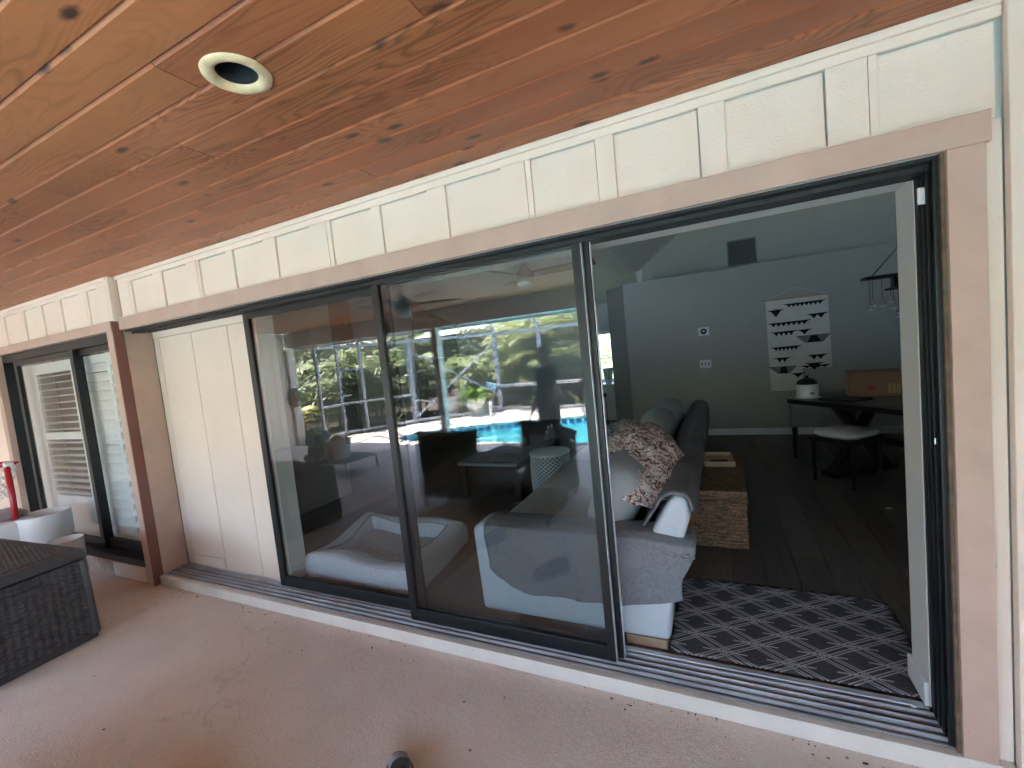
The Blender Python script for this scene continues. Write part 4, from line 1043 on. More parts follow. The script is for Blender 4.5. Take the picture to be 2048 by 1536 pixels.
bnc = thing('upholstered_bench', 'grey upholstered bench with black legs at the far left table end', 'bench', (1.0, 4.10, .04), -.15)
MB().box(-.30, .30, -.20, .20, .36, .62).build('seat', 'greyfab', bnc, bev=.03, seg=3, smooth=True)
for x in (-.26, .26):
    for y in (-.16, .16): MB().tube([(x, y, 0), (x, y, .36)], [.018, .026], 8).build('leg', 'blackwood', bnc)
chair((1.75, 2.62, .04), TA+PI, 'dining chair in deep shadow beside the doorway wall', False)
tag(MB().obox((1.136, 2.43, .0425), (.05, .03, .002), Euler((0, 0, .5))).build('paper_scrap', 'base'), 'tiny white paper scrap on the dark floor under the table', 'paper')

# ---- hanging bottle chandelier
ch = thing('chandelier', 'dark chandelier with glass bottles hanging by thin rods', 'chandelier', (1.47, 3.2, 0))
MB().box(-.25, .26, -.10, .10, 1.90, 1.925).build('upper_bar', 'blackwood', ch, bev=.004)
MB().box(-.06, .20, -.16, .16, 1.79, 1.81).build('lower_bar', 'blackwood', ch, bev=.004)
MB().box(-.04, .03, -.04, .04, 1.811, 1.899).build('hub', 'blackwood', ch)
MB().tube([(-.19, 0, 1.925), (0.0, 0, 2.15), (.19, 0, 1.925)], .006, 6).build('hanger', 'blackwood', ch)
MB().tube([(0, 0, 2.15), (0.02, 0, 4.12)], .007, 6).build('chain', 'blackwood', ch)
for k in range(12):
    up_ = k < 8
    x = -.225+.05*k if up_ else -.03+.06*(k-8); y = (-.06, .05, -.02)[k % 3] if up_ else (-.12, .12, 0, -.05)[k-8]
    z1 = 1.8995 if up_ else 1.7895; ln = (.21, .17, .18, .155)[k % 4] if up_ else .15+.03*(k % 2)
    rd = MB().tube([(x, y, z1), (x, y, z1-ln)], .0028, 5).build('hanging_rod', 'ghost', ch)
    MB().lathe([(.008, .0), (.012, -.012), (.026, -.03), (.028, -.055), (.024, -.062), (0, -.064)], (x, y, z1-ln), n=14, cap=False).build('glass_cup', 'bulb', rd, smooth='auto')
    MB().lathe([(.025, -.058), (.022, -.072), (0, -.074)], (x, y, z1-ln), n=12, cap=False).build('cup_base', 'white', rd)

# ---- far corner: cabinet, vase, tray table
kc = thing('cabinet', 'pale low cabinet under the far window', 'cabinet', (-2.05, 6.72, 0.04))
MB().box(-.35, .38, -.22, .24, .04, .71).build('carcass', 'wallwhite', kc, bev=.004); MB().box(-.37, .40, -.24, .25, .711, .74).build('top', 'base', kc, bev=.004)
for k in (0, 1): MB().box(-.33+k*.36, .01+k*.36, -.235, -.2205, .07, .68).build('door', 'wallwhite', kc, bev=.003)
gv = thing('printed_vase', 'white vase with dark leaf print on the far cabinet', 'vase', (-1.98, 6.62, .7805))
MB().lathe([(.05, 0), (.075, .02), (.085, .16), (.10, .30), (.095, .30), (.08, .17)], n=28, cap=False).build('body', 'white', gv, smooth=True)
mb = MB()
for k in range(6):
    a = -1.57+(.7*(k-2.5)); 
    for s_ in range(5): mb.obox((.098*math.cos(a), .098*math.sin(a), .10+.035*s_), (.006, .045-.006*s_, .014), Euler((0, 0, a)))
mb.build('leaf_print', 'black', gv, kind='stuff')
stb = thing('tray_table', 'black round tray table with thin legs by the partition corner', 'side table', (-1.86, 5.15, .04))
MB().lathe([(0, .66), (.15, .66), (.16, .665), (.165, .72), (.158, .72), (.152, .67), (0, .668)], n=36, cap=False).build('tray', 'black', stb, smooth='auto')
for k in range(3):
    a = 2*PI*k/3+.4; MB().tube([(.15*math.cos(a), .15*math.sin(a), .659), (.15*math.cos(a), .15*math.sin(a), 0)], .007, 6).build('leg', 'black', stb)
tag(MB().lathe([(.05, 0), (.09, .02), (.10, .05), (.095, .05), (.085, .025), (0, .012)], (-1.86, 5.15, .7085), n=28, cap=False).build('bowl', 'wallwhite', smooth='auto'), 'small pale bowl sitting in the black tray table', 'bowl')

# ================================================================== PATIO OBJECTS
# ---- resin deck box
dbx = thing('deck_box', 'charcoal resin weave storage box standing on the patio', 'storage box', (-4.41, -0.915, -0.02), 0.07)
for (y0, sgn) in ((-.235, -1), (.235, 1)): pass
def taper_side(w0, w1, h, nx, nz, d):
    def fn(u, v):
        a = u*nx; b_ = v*nz; par = math.floor(b_) % 2
        z = (abs(math.sin(PI*a))**0.7)*0.9+0.35*math.sin(2*PI*(b_+0.5*(math.floor(a) % 2)))
        w = w0+(w1-w0)*v
        return ((u-.5)*w, -d*z, v*h)
    return MB().grid(fn, nx*4+1, nz*4+1)
LX, LY = 1.18, .58
for an, (w, off) in ((0, (LX, LY/2)), (PI/2, (LY, LX/2)), (PI, (LX, LY/2)), (-PI/2, (LY, LX/2))):
    nx = int(w/.040)
    o = taper_side(w-.02, w-.035, .49, nx, 18, .008).build('woven_side', 'boxw', dbx, smooth=True, kind='stuff', fixn=False)
    tilt = .012
    o.rotation_euler = (Matrix.Rotation(an, 3, 'Z') @ Matrix.Rotation(-tilt, 3, 'X')).to_euler(); o.location = (off*math.sin(an), -off*math.cos(an), .045)
for sx in (-1, 1):
    for sy in (-1, 1):
        MB().bar((sx*(LX/2-.005), sy*(LY/2-.005), .03), (sx*(LX/2-.014), sy*(LY/2-.014), .535), .045).build('corner_post', 'boxp', dbx, bev=.012, smooth=True)
MB().box(-LX/2-.004, LX/2+.004, -LY/2-.004, LY/2+.004, 0, .045).build('foot_rim', 'boxp', dbx, bev=.008)
MB().box(-LX/2+.03, LX/2-.03, -LY/2+.03, LY/2-.03, .046, .53).build('inner_shell', 'boxp', dbx)
ld = MB().box(-LX/2-.006, LX/2+.006, -LY/2-.006, LY/2+.006, .540, .608).build('lid', 'boxp', dbx, bev=.014, seg=3, smooth=True)
def lidtop(u, v):
    a = u*26; b_ = v*22
    z = abs(math.sin(PI*a))*.7+.5*math.sin(PI*2*(b_+.5*(math.floor(a) % 2)))*.5
    return ((u-.5)*(LX-.07), (v-.5)*(LY-.06), .609+.011*z)
MB().grid(lidtop, 26*4+1, 22*3+1).build('woven_top', 'boxw', ld, smooth=True, kind='stuff', fixn=False)
MB().box(LX/2-.012, LX/2+.016, -.07, .07, .44, .475).build('hand_grip', 'boxp', dbx, bev=.006)
# ---- white planters on wooden legs
def planter(loc, r, z0, h, label):
    t = thing('leg_planter', label, 'planter', loc, .2, 'white planters behind the storage box')
    MB().lathe([(r*.60, z0), (r*.92, z0+.02), (r, z0+.06), (r, z0+h), (r-.012, z0+h), (r-.014, z0+.08), (0, z0+.07)], n=40, cap=False).build('bowl', 'white', t, smooth='auto')
    for k in range(3):
        a = 2*PI*k/3-.5; MB().tube([(r*.55*math.cos(a), r*.55*math.sin(a), z0+.03), (r*.85*math.cos(a), r*.85*math.sin(a), 0)], [.016, .009], 8).build('leg', 'footwood', t)
planter((-5.52, -.24, -.02), .185, .34, .26, 'larger white round planter on wooden legs behind the storage box')
planter((-5.10, -.27, -.02), .125, .19, .215, 'smaller white round planter on wooden legs beside the glass door')
# ---- toy hoop
th_ = thing('toy_hoop', 'red toddler basketball hoop with white net on a pale base', 'basketball hoop', (-5.56, -.40, -.02))
MB().box(-.30, .10, -.16, .12, 0, .60).build('base', 'white', th_, bev=.04, seg=4, smooth=True)
MB().box(-.36, -.02, -.22, .1, .601, .66).build('base_cap', 'greyrub', th_, bev=.025, seg=3, smooth=True)
MB().tube([(.03, 0, .56), (-.02, .02, .8), (-.10, .04, 1.06)], .022, 12).build('pole', 'red', th_, smooth=True)
MB().obox((-.10, .05, 1.06), (.05, .06, .06), Euler((0, .3, 0))).build('bracket', 'white', th_, bev=.01)
rc0 = Vector((-.30, -.02, 1.06)); RR = .175
MB().tube([(rc0.x+RR*math.cos(a), rc0.y+RR*math.sin(a), rc0.z) for a in [2*PI*k/32 for k in range(32)]], .013, 8, closed=True).build('rim', 'red', th_, smooth=True)
mb = MB(); NN = 14
for k in range(NN):
    for s_ in (1, -1):
        pts = []
        for i in range(7):
            f = i/6; a = 2*PI*k/NN+s_*f*2.0; r_ = RR*(1-.42*f); pts.append((rc0.x+r_*math.cos(a), rc0.y+r_*math.sin(a), rc0.z-.01-.28*f))
        mb.tube(pts, .0035, 4, caps=False)
mb.build('net', 'rope', th_)
# ---- raised cot, bin, plush
co = thing('pet_cot', 'black raised pet cot on the shaded patio, mirrored in the glass', 'pet cot', (-5.52, -2.85, -.02), .1)
MB().box(-.44, .44, -.28, .28, .195, .205).build('sling', 'black', co)
for sy in (-1, 1):
    MB().tube([(-.46, sy*.29, 0), (-.46, sy*.29, .17), (-.42, sy*.29, .205), (.42, sy*.29, .205), (.46, sy*.29, .17), (.46, sy*.29, 0)], .014, 8).build('leg_frame', 'black', co, smooth=True)
bn = thing('toy_bin', 'white tub with red toys on the pet cot, mirrored in the glass', 'tub', (-5.52, -2.80, .187))
MB().lathe([(.15, 0), (.165, .02), (.20, .29), (.205, .30), (.19, .30), (.155, .03), (0, .02)], n=32, cap=False, sx=1.1).build('body', 'white', bn, smooth='auto')
MB().lathe([(.0, .21), (.10, .24), (.09, .33), (.04, .37), (0, .38)], n=18, cap=False).build('toy', 'red', bn, smooth=True)
MB().box(.02, .11, .195, .215, .02, .24).build('red_label', 'red', bn)
pl = thing('plush_toy', 'grey plush elephant slumped on the pet cot, mirrored in the glass', 'plush toy', (-5.88, -2.72, .187))
def ball(mb_, c, r, s=(1, 1, 1)):
    return mb_.grid(lambda u, v: (c[0]+r*s[0]*math.cos(2*PI*u)*math.sin(PI*v), c[1]+r*s[1]*math.sin(2*PI*u)*math.sin(PI*v), c[2]+r*s[2]*math.cos(PI*v)), 18, 12, cu=True)
ball(MB(), (0, 0, .15), .15).build('body', 'plush', pl, smooth=True); ball(MB(), (.12, .05, .31), .11).build('head', 'plush', pl, smooth=True)
for s_ in (-1, 1): ball(MB(), (.10, .05+s_*.14, .34), .10, (.35, 1, 1)).build('ear', 'plush', pl, smooth=True)
MB().tube([(.2, .05, .29), (.28, .05, .22), (.30, .05, .13)], [.045, .035, .025], 10).build('trunk', 'plush', pl, smooth=True)
for x, y in ((.1, .1), (.1, -.1), (-.1, .1), (-.1, -.1)): ball(MB(), (x*1.2, y*1.1, .05), .06).build('leg', 'plush', pl, smooth=True)
# ---- patio lounge chair (mirrored)
lc = thing('lounge_chair', 'dark slipcovered patio lounge chair with leaf print, mirrored in the glass', 'lounge chair', (-2.74, -2.06, -.02), PI/2)
def lcback(u, v):
    y = -.33+.66*u; z = .12+v*.69
    x = .30-.10*math.sin(v*1.7)**2*0+(-.10*v if v < .6 else -.06)+.03*math.sin(u*PI)+(-.10*(v-.6) if v >= .6 else 0)
    return (x+(.05*(1-math.sin(u*PI))*v), y*(1+.12*v*v), z+.02*(1-math.sin(u*PI))*v)
MB().grid(lcback, 24, 20).build('back', 'palmf', lc, smooth=True, solid=.12)
MB().box(-.42, .20, -.30, .30, .20, .44).build('seat', 'palmf', lc, bev=.05, seg=3, smooth=True)
for s_ in (-1, 1): MB().prism([(-.42, .10), (.24, .10), (.20, .68), (.05, .56), (-.42, .44)], 'y', s_*.30-.045, s_*.30+.045).build('arm', 'palmf', lc, bev=.03, seg=3, smooth=True)
for x in (-.38, .26):
    for y in (-.29, .29): MB().tube([(x, y, 0), (x, y, .2)], [.02, .032], 8).build('leg', 'darkwood', lc)
ot = thing('patio_ottoman', 'dark patio footstool beside the lounge chair, mirrored in the glass', 'footstool', (-2.50, -2.78, -.02), .2)
MB().box(-.24, .24, -.26, .26, .15, .40).build('cushion', 'palmf', ot, bev=.07, seg=4, smooth=True)
for x in (-.18, .18):
    for y in (-.2, .2): MB().tube([(x, y, 0), (x, y, .16)], .018, 8).build('leg', 'darkwood', ot)
wc = thing('wicker_armchair', 'dark wicker patio armchair in front of the person, mirrored in the glass', 'armchair', (-1.72, -2.30, -.02), .35)
def wback(u, v):
    a = -1.9+3.8*u; r = .30; return (r*math.sin(a)*(1.0+.06*v), r*math.cos(a)*.95, .12+v*(.50+.24*math.cos(a*.5)**2))
MB().grid(wback, 40, 16).build('back', 'boxw', wc, smooth=True, solid=.04)
MB().lathe([(.27, .12), (.28, .36), (.26, .42), (0, .43)], n=28).build('seat', 'boxw', wc, smooth='auto')
MB().tube([wback(k/24, 1.0) for k in range(25)], .022, 8).build('rim', 'boxw', wc, smooth=True)
for k in range(4):
    a = PI/4+k*PI/2; MB().tube([(.24*math.cos(a), .24*math.sin(a), 0), (.22*math.cos(a), .22*math.sin(a), .13)], .018, 8).build('leg', 'black', wc)
pb = thing('patio_bench', 'low dark slipcovered patio bench beside the lounge chair, mirrored in the glass', 'bench', (-1.86, -1.76, -.02), .02)
MB().box(-.45, .42, -.25, .25, .06, .36).build('seat', 'palmf', pb, bev=.04, seg=3, smooth=True)
for x in (-.38, .36):
    for y in (-.2, .2): MB().tube([(x, y, 0), (x, y, .08)], .02, 8).build('leg', 'darkwood', pb)
# ---- shoe at the bottom edge
def shoe(loc, rz, label):
    t = thing('sneaker', label, 'shoe', loc, rz, 'black sneakers on the patio floor')
    def up_fn(u, v):
        x = -.13+.26*u; wd = interp([(0, .03), (.1, .040), (.35, .036), (.7, .048), (.92, .036), (1, .010)], u); h = interp([(0, .085), (.25, .095), (.45, .085), (.7, .062), (.92, .045), (1, .022)], u)
        a = v*PI; return (x, wd*math.cos(a), .022+h*math.sin(a)**.8)
    MB().grid(up_fn, 22, 12).build('upper', 'black', t, smooth=True)
    def so_fn(u, v):
        x = -.135+.275*u; wd = interp([(0, .03), (.1, .044), (.35, .040), (.7, .052), (.92, .040), (1, .012)], u)
        return (x, wd*(2*v-1), .024)
    MB().grid(so_fn, 22, 4).build('sole', 'seal', t, solid=.024)
    MB().grid(lambda u, v: ((-.02+.11*u), .05*math.cos(.6+v*1.9)*.93, .024+.066*math.sin(.6+v*1.9)**.8*(1-.25*u)+.004), 8, 8).build('side_panel', 'greyrub', t, smooth=True)
    return t
shoe((-1.175, -.725, -.02), 2.45, 'black sneaker with grey side panel on the patio floor, nearer the middle')
shoe((-1.86, -1.08, -.02), 2.2, 'black sneaker at the frame edge, farther left')

# ---- grit along the curb and fallen bits
gb0 = MB()
for k in range(150):
    if k < 110: x = rnd(-4.2, .8); y = -.026-abs(random.gauss(0, .05))
    else: x = rnd(-4.5, .8); y = rnd(-1.6, -.05)
    r_ = rnd(.0012, .0042)*(1 if k % 9 else 1.8)
    gb0.obox((x, y, -.02+r_*.4), (r_*rnd(1, 3), r_, r_*.8), Euler((0, 0, rnd(0, 3))))
for k in range(40): x = rnd(-4.2, .62); r_ = rnd(.001, .003); gb0.obox((x, rnd(.02, .18), .0405+r_*.4), (r_*2, r_, r_*.8), Euler((0, 0, rnd(0, 3))))
tag(gb0.build('grit', 'mulch', kind='stuff'), 'dark grit and leaf crumbs scattered along the white door curb', 'grit')
# ---- person mirrored in the glass
def person(loc, rz):
    H = {
        'pelvis': ((0, 0, .90), (.15, .11)), 'waist': ((0, 0, 1.06), (.125, .095)), 'chest': ((0, .0, 1.24), (.155, .105)), 'neckb': ((0, -.005, 1.375), (.07, .065)), 'neck': ((0, .005, 1.42), (.05, .05)), 'head0': ((0, .015, 1.47), (.065, .08)), 'head1': ((0, .012, 1.545), (.076, .092)), 'head2': ((0, .0, 1.60), (.05, .06)),
        'lsh': ((-.155, 0, 1.33), (.055, .055)), 'lel': ((-.20, -.02, 1.06), (.042, .042)), 'lwr': ((-.17, .13, .90), (.028, .030)),
        'rsh': ((.155, 0, 1.33), (.055, .055)), 'rel': ((.20, .0, 1.06), (.042, .042)), 'rwr': ((.20, .08, .83), (.028, .030)),
        'lhip': ((-.09, 0, .84), (.095, .095)), 'lkn': ((-.10, .01, .47), (.06, .062)), 'lan': ((-.10, -.02, .09), (.038, .042)), 'ltoe': ((-.11, .13, .035), (.04, .03)),
        'rhip': ((.09, 0, .84), (.095, .095)), 'rkn': ((.10, .01, .47), (.06, .062)), 'ran': ((.10, -.02, .09), (.038, .042)), 'rtoe': ((.11, .13, .035), (.04, .03))}
    E_ = [('pelvis', 'waist'), ('waist', 'chest'), ('chest', 'neckb'), ('neckb', 'neck'), ('neck', 'head0'), ('head0', 'head1'), ('head1', 'head2'), ('chest', 'lsh'), ('lsh', 'lel'), ('lel', 'lwr'), ('chest', 'rsh'), ('rsh', 'rel'), ('rel', 'rwr'), ('pelvis', 'lhip'), ('lhip', 'lkn'), ('lkn', 'lan'), ('lan', 'ltoe'), ('pelvis', 'rhip'), ('rhip', 'rkn'), ('rkn', 'ran'), ('ran', 'rtoe')]
    names = list(H); vv = [H[k][0] for k in names]; rad = [H[k][1] for k in names]
    ed = [(names.index(a), names.index(b_)) for a, b_ in E_]
    for s_, wr in ((-1, 'lwr'), (1, 'rwr')):   # palm and five fingers
        w = Vector(H[wr][0]); d = Vector((0, .45, -.9)).normalized(); i0 = names.index(wr)
        vv.append(tuple(w+d*.075)); rad.append((.036, .018)); pi_ = len(vv)-1; ed.append((i0, pi_))
        side = Vector((1, 0, 0))
        for k, (off, ln) in enumerate(((-.027, .06), (-.009, .075), (.009, .072), (.027, .055))):
            a = w+d*.105+side*off; b_ = a+d*ln*.55; c_ = b_+(d+Vector((0, -.5, -.1))).normalized()*ln*.5
            n0 = len(vv); vv += [tuple(a), tuple(b_), tuple(c_)]; rad += [(.010, .010), (.009, .009), (.008, .008)]; ed += [(pi_, n0), (n0, n0+1), (n0+1, n0+2)]
        a = w+d*.045+side*(-s_)*.04+Vector((0, .02, 0)); b_ = a+d*.04+Vector((-s_*.005, .015, 0)); n0 = len(vv); vv += [tuple(a), tuple(b_)]; rad += [(.013, .013), (.010, .010)]; ed += [(i0, n0), (n0, n0+1)]
    me = bpy.data.meshes.new('person'); me.from_pydata(vv, ed, [])
    o = bpy.data.objects.new('person', me); COL.objects.link(o)
    md = o.modifiers.new('skin', 'SKIN'); md.use_smooth_shade = True
    sv = me.skin_vertices[0].data
    for i_, r_ in enumerate(rad): sv[i_].radius = r_; sv[i_].use_root = (i_ == 0)
    ss = o.modifiers.new('soft', 'SUBSURF'); ss.levels = 2; ss.render_levels = 2
    me.materials.append(M['skin'])
    o.location = loc; o.rotation_euler = (0, 0, rz)
    tag(o, 'person in dark top and shorts standing on the patio, mirrored in the glass', 'person')
    # clothes and hair
    MB().lathe([(.168, .80), (.165, .92), (.142, 1.06), (.175, 1.24), (.165, 1.33), (.09, 1.385), (.06, 1.39)], n=28, cap=False, sy=.74).build('shirt', 'shirt', o, smooth=True)
    for s_ in (-1, 1):
        MB().tube([(s_*.10, 0, 1.335), (s_*.165, -.002, 1.31), (s_*.19, -.008, 1.17)], [.07, .068, .062], 12, caps=False).build('sleeve', 'shirt', o, smooth=True)
        MB().tube([(s_*.085, 0, .92), (s_*.095, 0, .82), (s_*.10, .008, .56)], [.115, .118, .095], 14, caps=False).build('shorts_leg', 'black', o, smooth=True)
    mb_ = MB(); mb_.grid(lambda u, v: (.086*math.cos(2*PI*u)*math.sin(PI*.62*v), -.005+.102*math.sin(2*PI*u)*math.sin(PI*.62*v)-.02*v, 1.555+.085*math.cos(PI*.62*v)), 22, 12, cu=True); mb_.build('hair', 'hair', o, smooth=True)
    ball(MB(), (0, .113, 1.525), .014, (.7, 1, 1.5)).build('nose', 'skin', o, smooth=True)
    for s_ in (-1, 1):
        ball(MB(), (s_*.032, .098, 1.552), .010).build('eye', 'white', o, smooth=True); ball(MB(), (s_*.080, .005, 1.535), .022, (.35, .8, 1.2)).build('ear', 'skin', o, smooth=True)
    MB().tube([(-.025, .100, 1.488), (0, .106, 1.486), (.025, .100, 1.488)], .005, 6).build('mouth', 'redprint', o)
    return o
person((-1.90, -2.85, -.02), 0.9)

# ---- left end wall of the porch
ew = thing('porch_end_wall', 'cream porch end wall with white corner post, mirrored at the left of the glass', 'wall')
MB().box(-8.80, -8.70, -4.55, -.066, -.02, 2.472).build('wall_body', 'siding', ew)
for k in range(11): MB().box(-8.699, -8.685, -4.3+k*.40, -4.22+k*.40, -.02, 2.47).build('batten', 'siding', ew, bev=.003)
MB().box(-8.82, -8.62, -4.74, -4.553, -.02, 2.148).build('corner_post', 'curb', ew, bev=.006)
rw = thing('added_porch_right_wall', 'cream wall added out of view at the right end of the porch to cut the light', 'wall')  # unseen wall added to block side light and darken the right of the door
MB().box(1.75, 1.85, -4.55, -0.03, -.02, 2.472).build('wall_body', 'siding', rw)
orn = thing('wall_ornament', 'oval carved ornament hanging on the porch end post, mirrored in the glass', 'wall ornament', (-8.60, -4.60, 1.05))
o = MB().lathe([(0, .02), (.10, .018), (.115, .008), (.115, 0)], n=28, cap=False, sy=1.9).build('plaque', 'bark', orn, smooth='auto'); o.rotation_euler = (PI/2, 0, PI/2)
o = MB().tube([(0, .14, .03), (.05, .05, .04), (-.04, -.04, .04), (.03, -.13, .03), (0, -.2, .02)], [.012, .03, .03, .02, .006], 8).build('lizard', 'footwood', orn, smooth=True); o.rotation_euler = (PI/2, 0, PI/2)

# ================================================================== POOL CAGE
cg = thing('screen_enclosure', 'grey aluminium screen cage around the pool, mirrored in the glass', 'pool cage')
posts = [(-8.12, -4.85), (-8.22, -5.55), (-7.92, -5.98), (-7.24, -7.11), (-5.51, -8.65), (-4.25, -8.72), (-2.55, -8.72), (-.6, -8.72), (1.6, -8.72), (3.5, -8.72)]
inner = [(-7.6, -4.85), (-7.5, -5.0), (-7.3, -5.3), (-6.6, -6.3), (-5.15, -7.5), (-4.25, -7.55), (-2.55, -7.55), (-.6, -7.55), (1.6, -7.55), (3.5, -7.55)]
ZB = 2.12
for (x, y), (ix, iy) in zip(posts, inner):
    w_ = .10 if y < -8.6 or x in (-7.24,) else .06
    MB().box(x-w_/2, x+w_/2, y-w_/2, y+w_/2, -.14, ZB).build('post', 'cage', cg, bev=.003)
    MB().bar((x, y, ZB), (ix, iy, 3.05), .07, .10).build('rafter', 'cage', cg); MB().bar((ix, iy, 3.05), (ix*.98, -4.8, 3.25), .06, .09).build('rafter', 'cage', cg)
for i, ((x, y), (x2, y2)) in enumerate(zip(posts, posts[1:])):
    for z, w_ in ((.05, .06), (ZB-.01, .07)) + (((.74, .05),) if i != 1 else ((1.55, .045), (.74, .045))):
        if z == .74 and 3 <= i: continue
        MB().bar((x, y, z), (x2, y2, z), w_).build('rail', 'cage', cg)
    MB().prism([(0, .06), (1, .06), (1, ZB-.03), (0, ZB-.03)], 'y', 0, .001)
    d = Vector((x2-x, y2-y, 0)); L = d.length
    o = MB().box(0, L, -.001, .001, .08, ZB-.04).build('screen_panel', 'screen', cg); o.location = (x, y, 0); o.rotation_euler = (0, 0, math.atan2(d.y, d.x))
for a, b_ in zip(inner, inner[1:]): MB().bar((*a, 3.05), (*b_, 3.05), .06).build('rail', 'cage', cg)
for a, b_, za, zb in ((3, 4, .1, 1.9), (4, 3, .45, 1.9), (4, 3, .1, .6)):
    (x, y), (x2, y2) = posts[a], posts[b_]; MB().bar((x, y+.03, za), (x2, y2+.03, zb), .04).build('brace', 'cage', cg)
MB().tube([(-8.18, -5.55, .93), (-8.12, -5.52, .93), (-8.02, -5.68, .93), (-8.08, -5.72, .93)], .012, 8).build('door_handle', 'chrome', cg)
# ---- ladder
la = thing('pool_ladder', 'chrome pool ladder at the far pool edge, mirrored in the glass', 'pool ladder')
for (x, y) in ((-5.30, -6.62), (-4.86, -6.86)):
    dx, dy = .25, .42
    MB().tube([(x-.5*dx, y-.5*dy, -.02), (x-.45*dx, y-.45*dy, .35), (x-.2*dx, y-.2*dy, .50), (x+.3*dx, y+.3*dy, .52), (x+.62*dx, y+.62*dy, .38), (x+.68*dx, y+.68*dy, -.02), (x+.68*dx, y+.68*dy, -.7)], .020, 10).build('rail', 'chrome', la, smooth=True)
MB().bar((-5.14, -6.34, -.3), (-4.70, -6.58, -.3), .08, .02).build('step', 'white', la)
# ---- skimmer
sk = thing('pool_skimmer', 'pool skimmer net on a pale blue pole along the cage, mirrored in the glass', 'pool net')
MB().tube([(-5.55, -8.58, .71), (-3.2, -8.60, .72)], .018, 8).tube([(-5.55, -8.58, .66), (-3.2, -8.60, .67)], .012, 8).build('pole', 'metal', sk)
MB().obox((-5.72, -8.56, .70), (.30, .03, .18), Euler((0, .25, 0))).build('net_frame', 'skyblue', sk, bev=.01)
# ---- board standing in for a bright strip of the far window
bd = thing('window_strip_board', 'tall narrow yellow and blue board standing in for a far window strip, mirrored in the glass', 'board', (-2.96, -8.45, -.02), .1)
MB().box(-.075, .075, -.015, .015, .35, 1.72).build('panel', 'yellow', bd, bev=.003); MB().box(-.055, .055, .0155, .02, .62, 1.45).build('stripe', 'white', bd)
MB().prism([(-.05, .65), (.02, .65), (.05, 1.2), (0, 1.25)], 'y', .0205, .024).build('wave', 'skyblue', bd); MB().box(-.02, .02, -.02, .0, 0, .3495).build('stake', 'footwood', bd)

# ================================================================== PLANTS
def fan_leaf(mb, base, dirv, size, n=9, spread=2.3, droop=.35):
    d = dirv.normalized(); side = d.cross(Vector((0, 0, 1)))
    if side.length < .1: side = Vector((1, 0, 0))
    side.normalize(); upv = side.cross(d)
    for k in range(n):
        a = (k/(n-1)-.5)*spread; v = d*math.cos(a)+side*math.sin(a)
        ln = size*(1-.25*abs(a)/spread*2)*rnd(.88, 1.08); w = size*.062
        m_ = base+v*ln*.55+upv*.02; t = base+v*ln-Vector((0, 0, droop*ln*rnd(.5, 1.2)))
        wv = v.cross(upv).normalized()*w; b0 = len(mb.v)
        mb.v += [tuple(base), tuple(m_-wv+upv*.01), tuple(m_+wv+upv*.01), tuple(t)]; mb.f += [(b0, b0+1, b0+3, b0+2)]
def feather(mb, base, dirv, length, n=15, leafl=.42, droop=.5):
    d = dirv.normalized(); pts = []
    for i in range(n+1):
        f = i/n; pts.append(base+d*length*f-Vector((0, 0, droop*length*f*f)))
    for i in range(1, n+1):
        t = (pts[i]-pts[i-1]).normalized(); side = t.cross(Vector((0, 0, 1))).normalized()
        for s_ in (-1, 1):
            ln = leafl*length*math.sin(.25+.8*PI*i/n*.9)*rnd(.8, 1.1)
            e = pts[i]+(side*s_+t*.7-Vector((0, 0, .35))).normalized()*ln; mid = pts[i].lerp(e, .5)+Vector((0, 0, .03)); w = t*.016*length
            b0 = len(mb.v); mb.v += [tuple(pts[i]), tuple(mid-w), tuple(mid+w), tuple(e)]; mb.f.append((b0, b0+1, b0+3, b0+2))
    mb.tube(pts, [.012]*len(pts), 4, caps=False)
def fan_palm(height, nleaf, size, stems=3):
    tr = MB(); lv = MB()
    for s_ in range(stems):
        bx_, by_ = rnd(-.25, .25), rnd(-.25, .25); hh = height*rnd(.75, 1.05)
        top = Vector((bx_*1.8, by_*1.8, hh)); tr.tube([(bx_, by_, 0), (bx_*1.4, by_*1.4, hh*.5), tuple(top)], [.05, .042, .035], 7)
        for k in range(nleaf):
            f = rnd(0.25, 1.0); p0 = Vector((bx_, by_, 0)).lerp(top, f); a = rnd(0, 2*PI); el = rnd(.0, 1.1)*f
            dv = Vector((math.cos(a)*math.cos(el), math.sin(a)*math.cos(el), math.sin(el))); st = p0+dv*rnd(.25, .5)*size*1.3
            tr.tube([tuple(p0), tuple(st)], .008, 4, caps=False); fan_leaf(lv, st, dv, size*rnd(.8, 1.1))
    return tr, lv
def areca(height, nf):
    tr = MB(); lv = MB()
    for s_ in range(4):
        bx_, by_ = rnd(-.2, .2), rnd(-.2, .2); hh = height*rnd(.55, .8); top = Vector((bx_*2.2, by_*2.2, hh))
        tr.tube([(bx_, by_, 0), tuple(top)], [.045, .03], 7)
        for k in range(nf//4):
            a = rnd(0, 2*PI); el = rnd(.35, 1.25); feather(lv, top-Vector((0, 0, rnd(0, .3))), Vector((math.cos(a)*math.cos(el), math.sin(a)*math.cos(el), math.sin(el))), height*rnd(.38, .55))
    return tr, lv
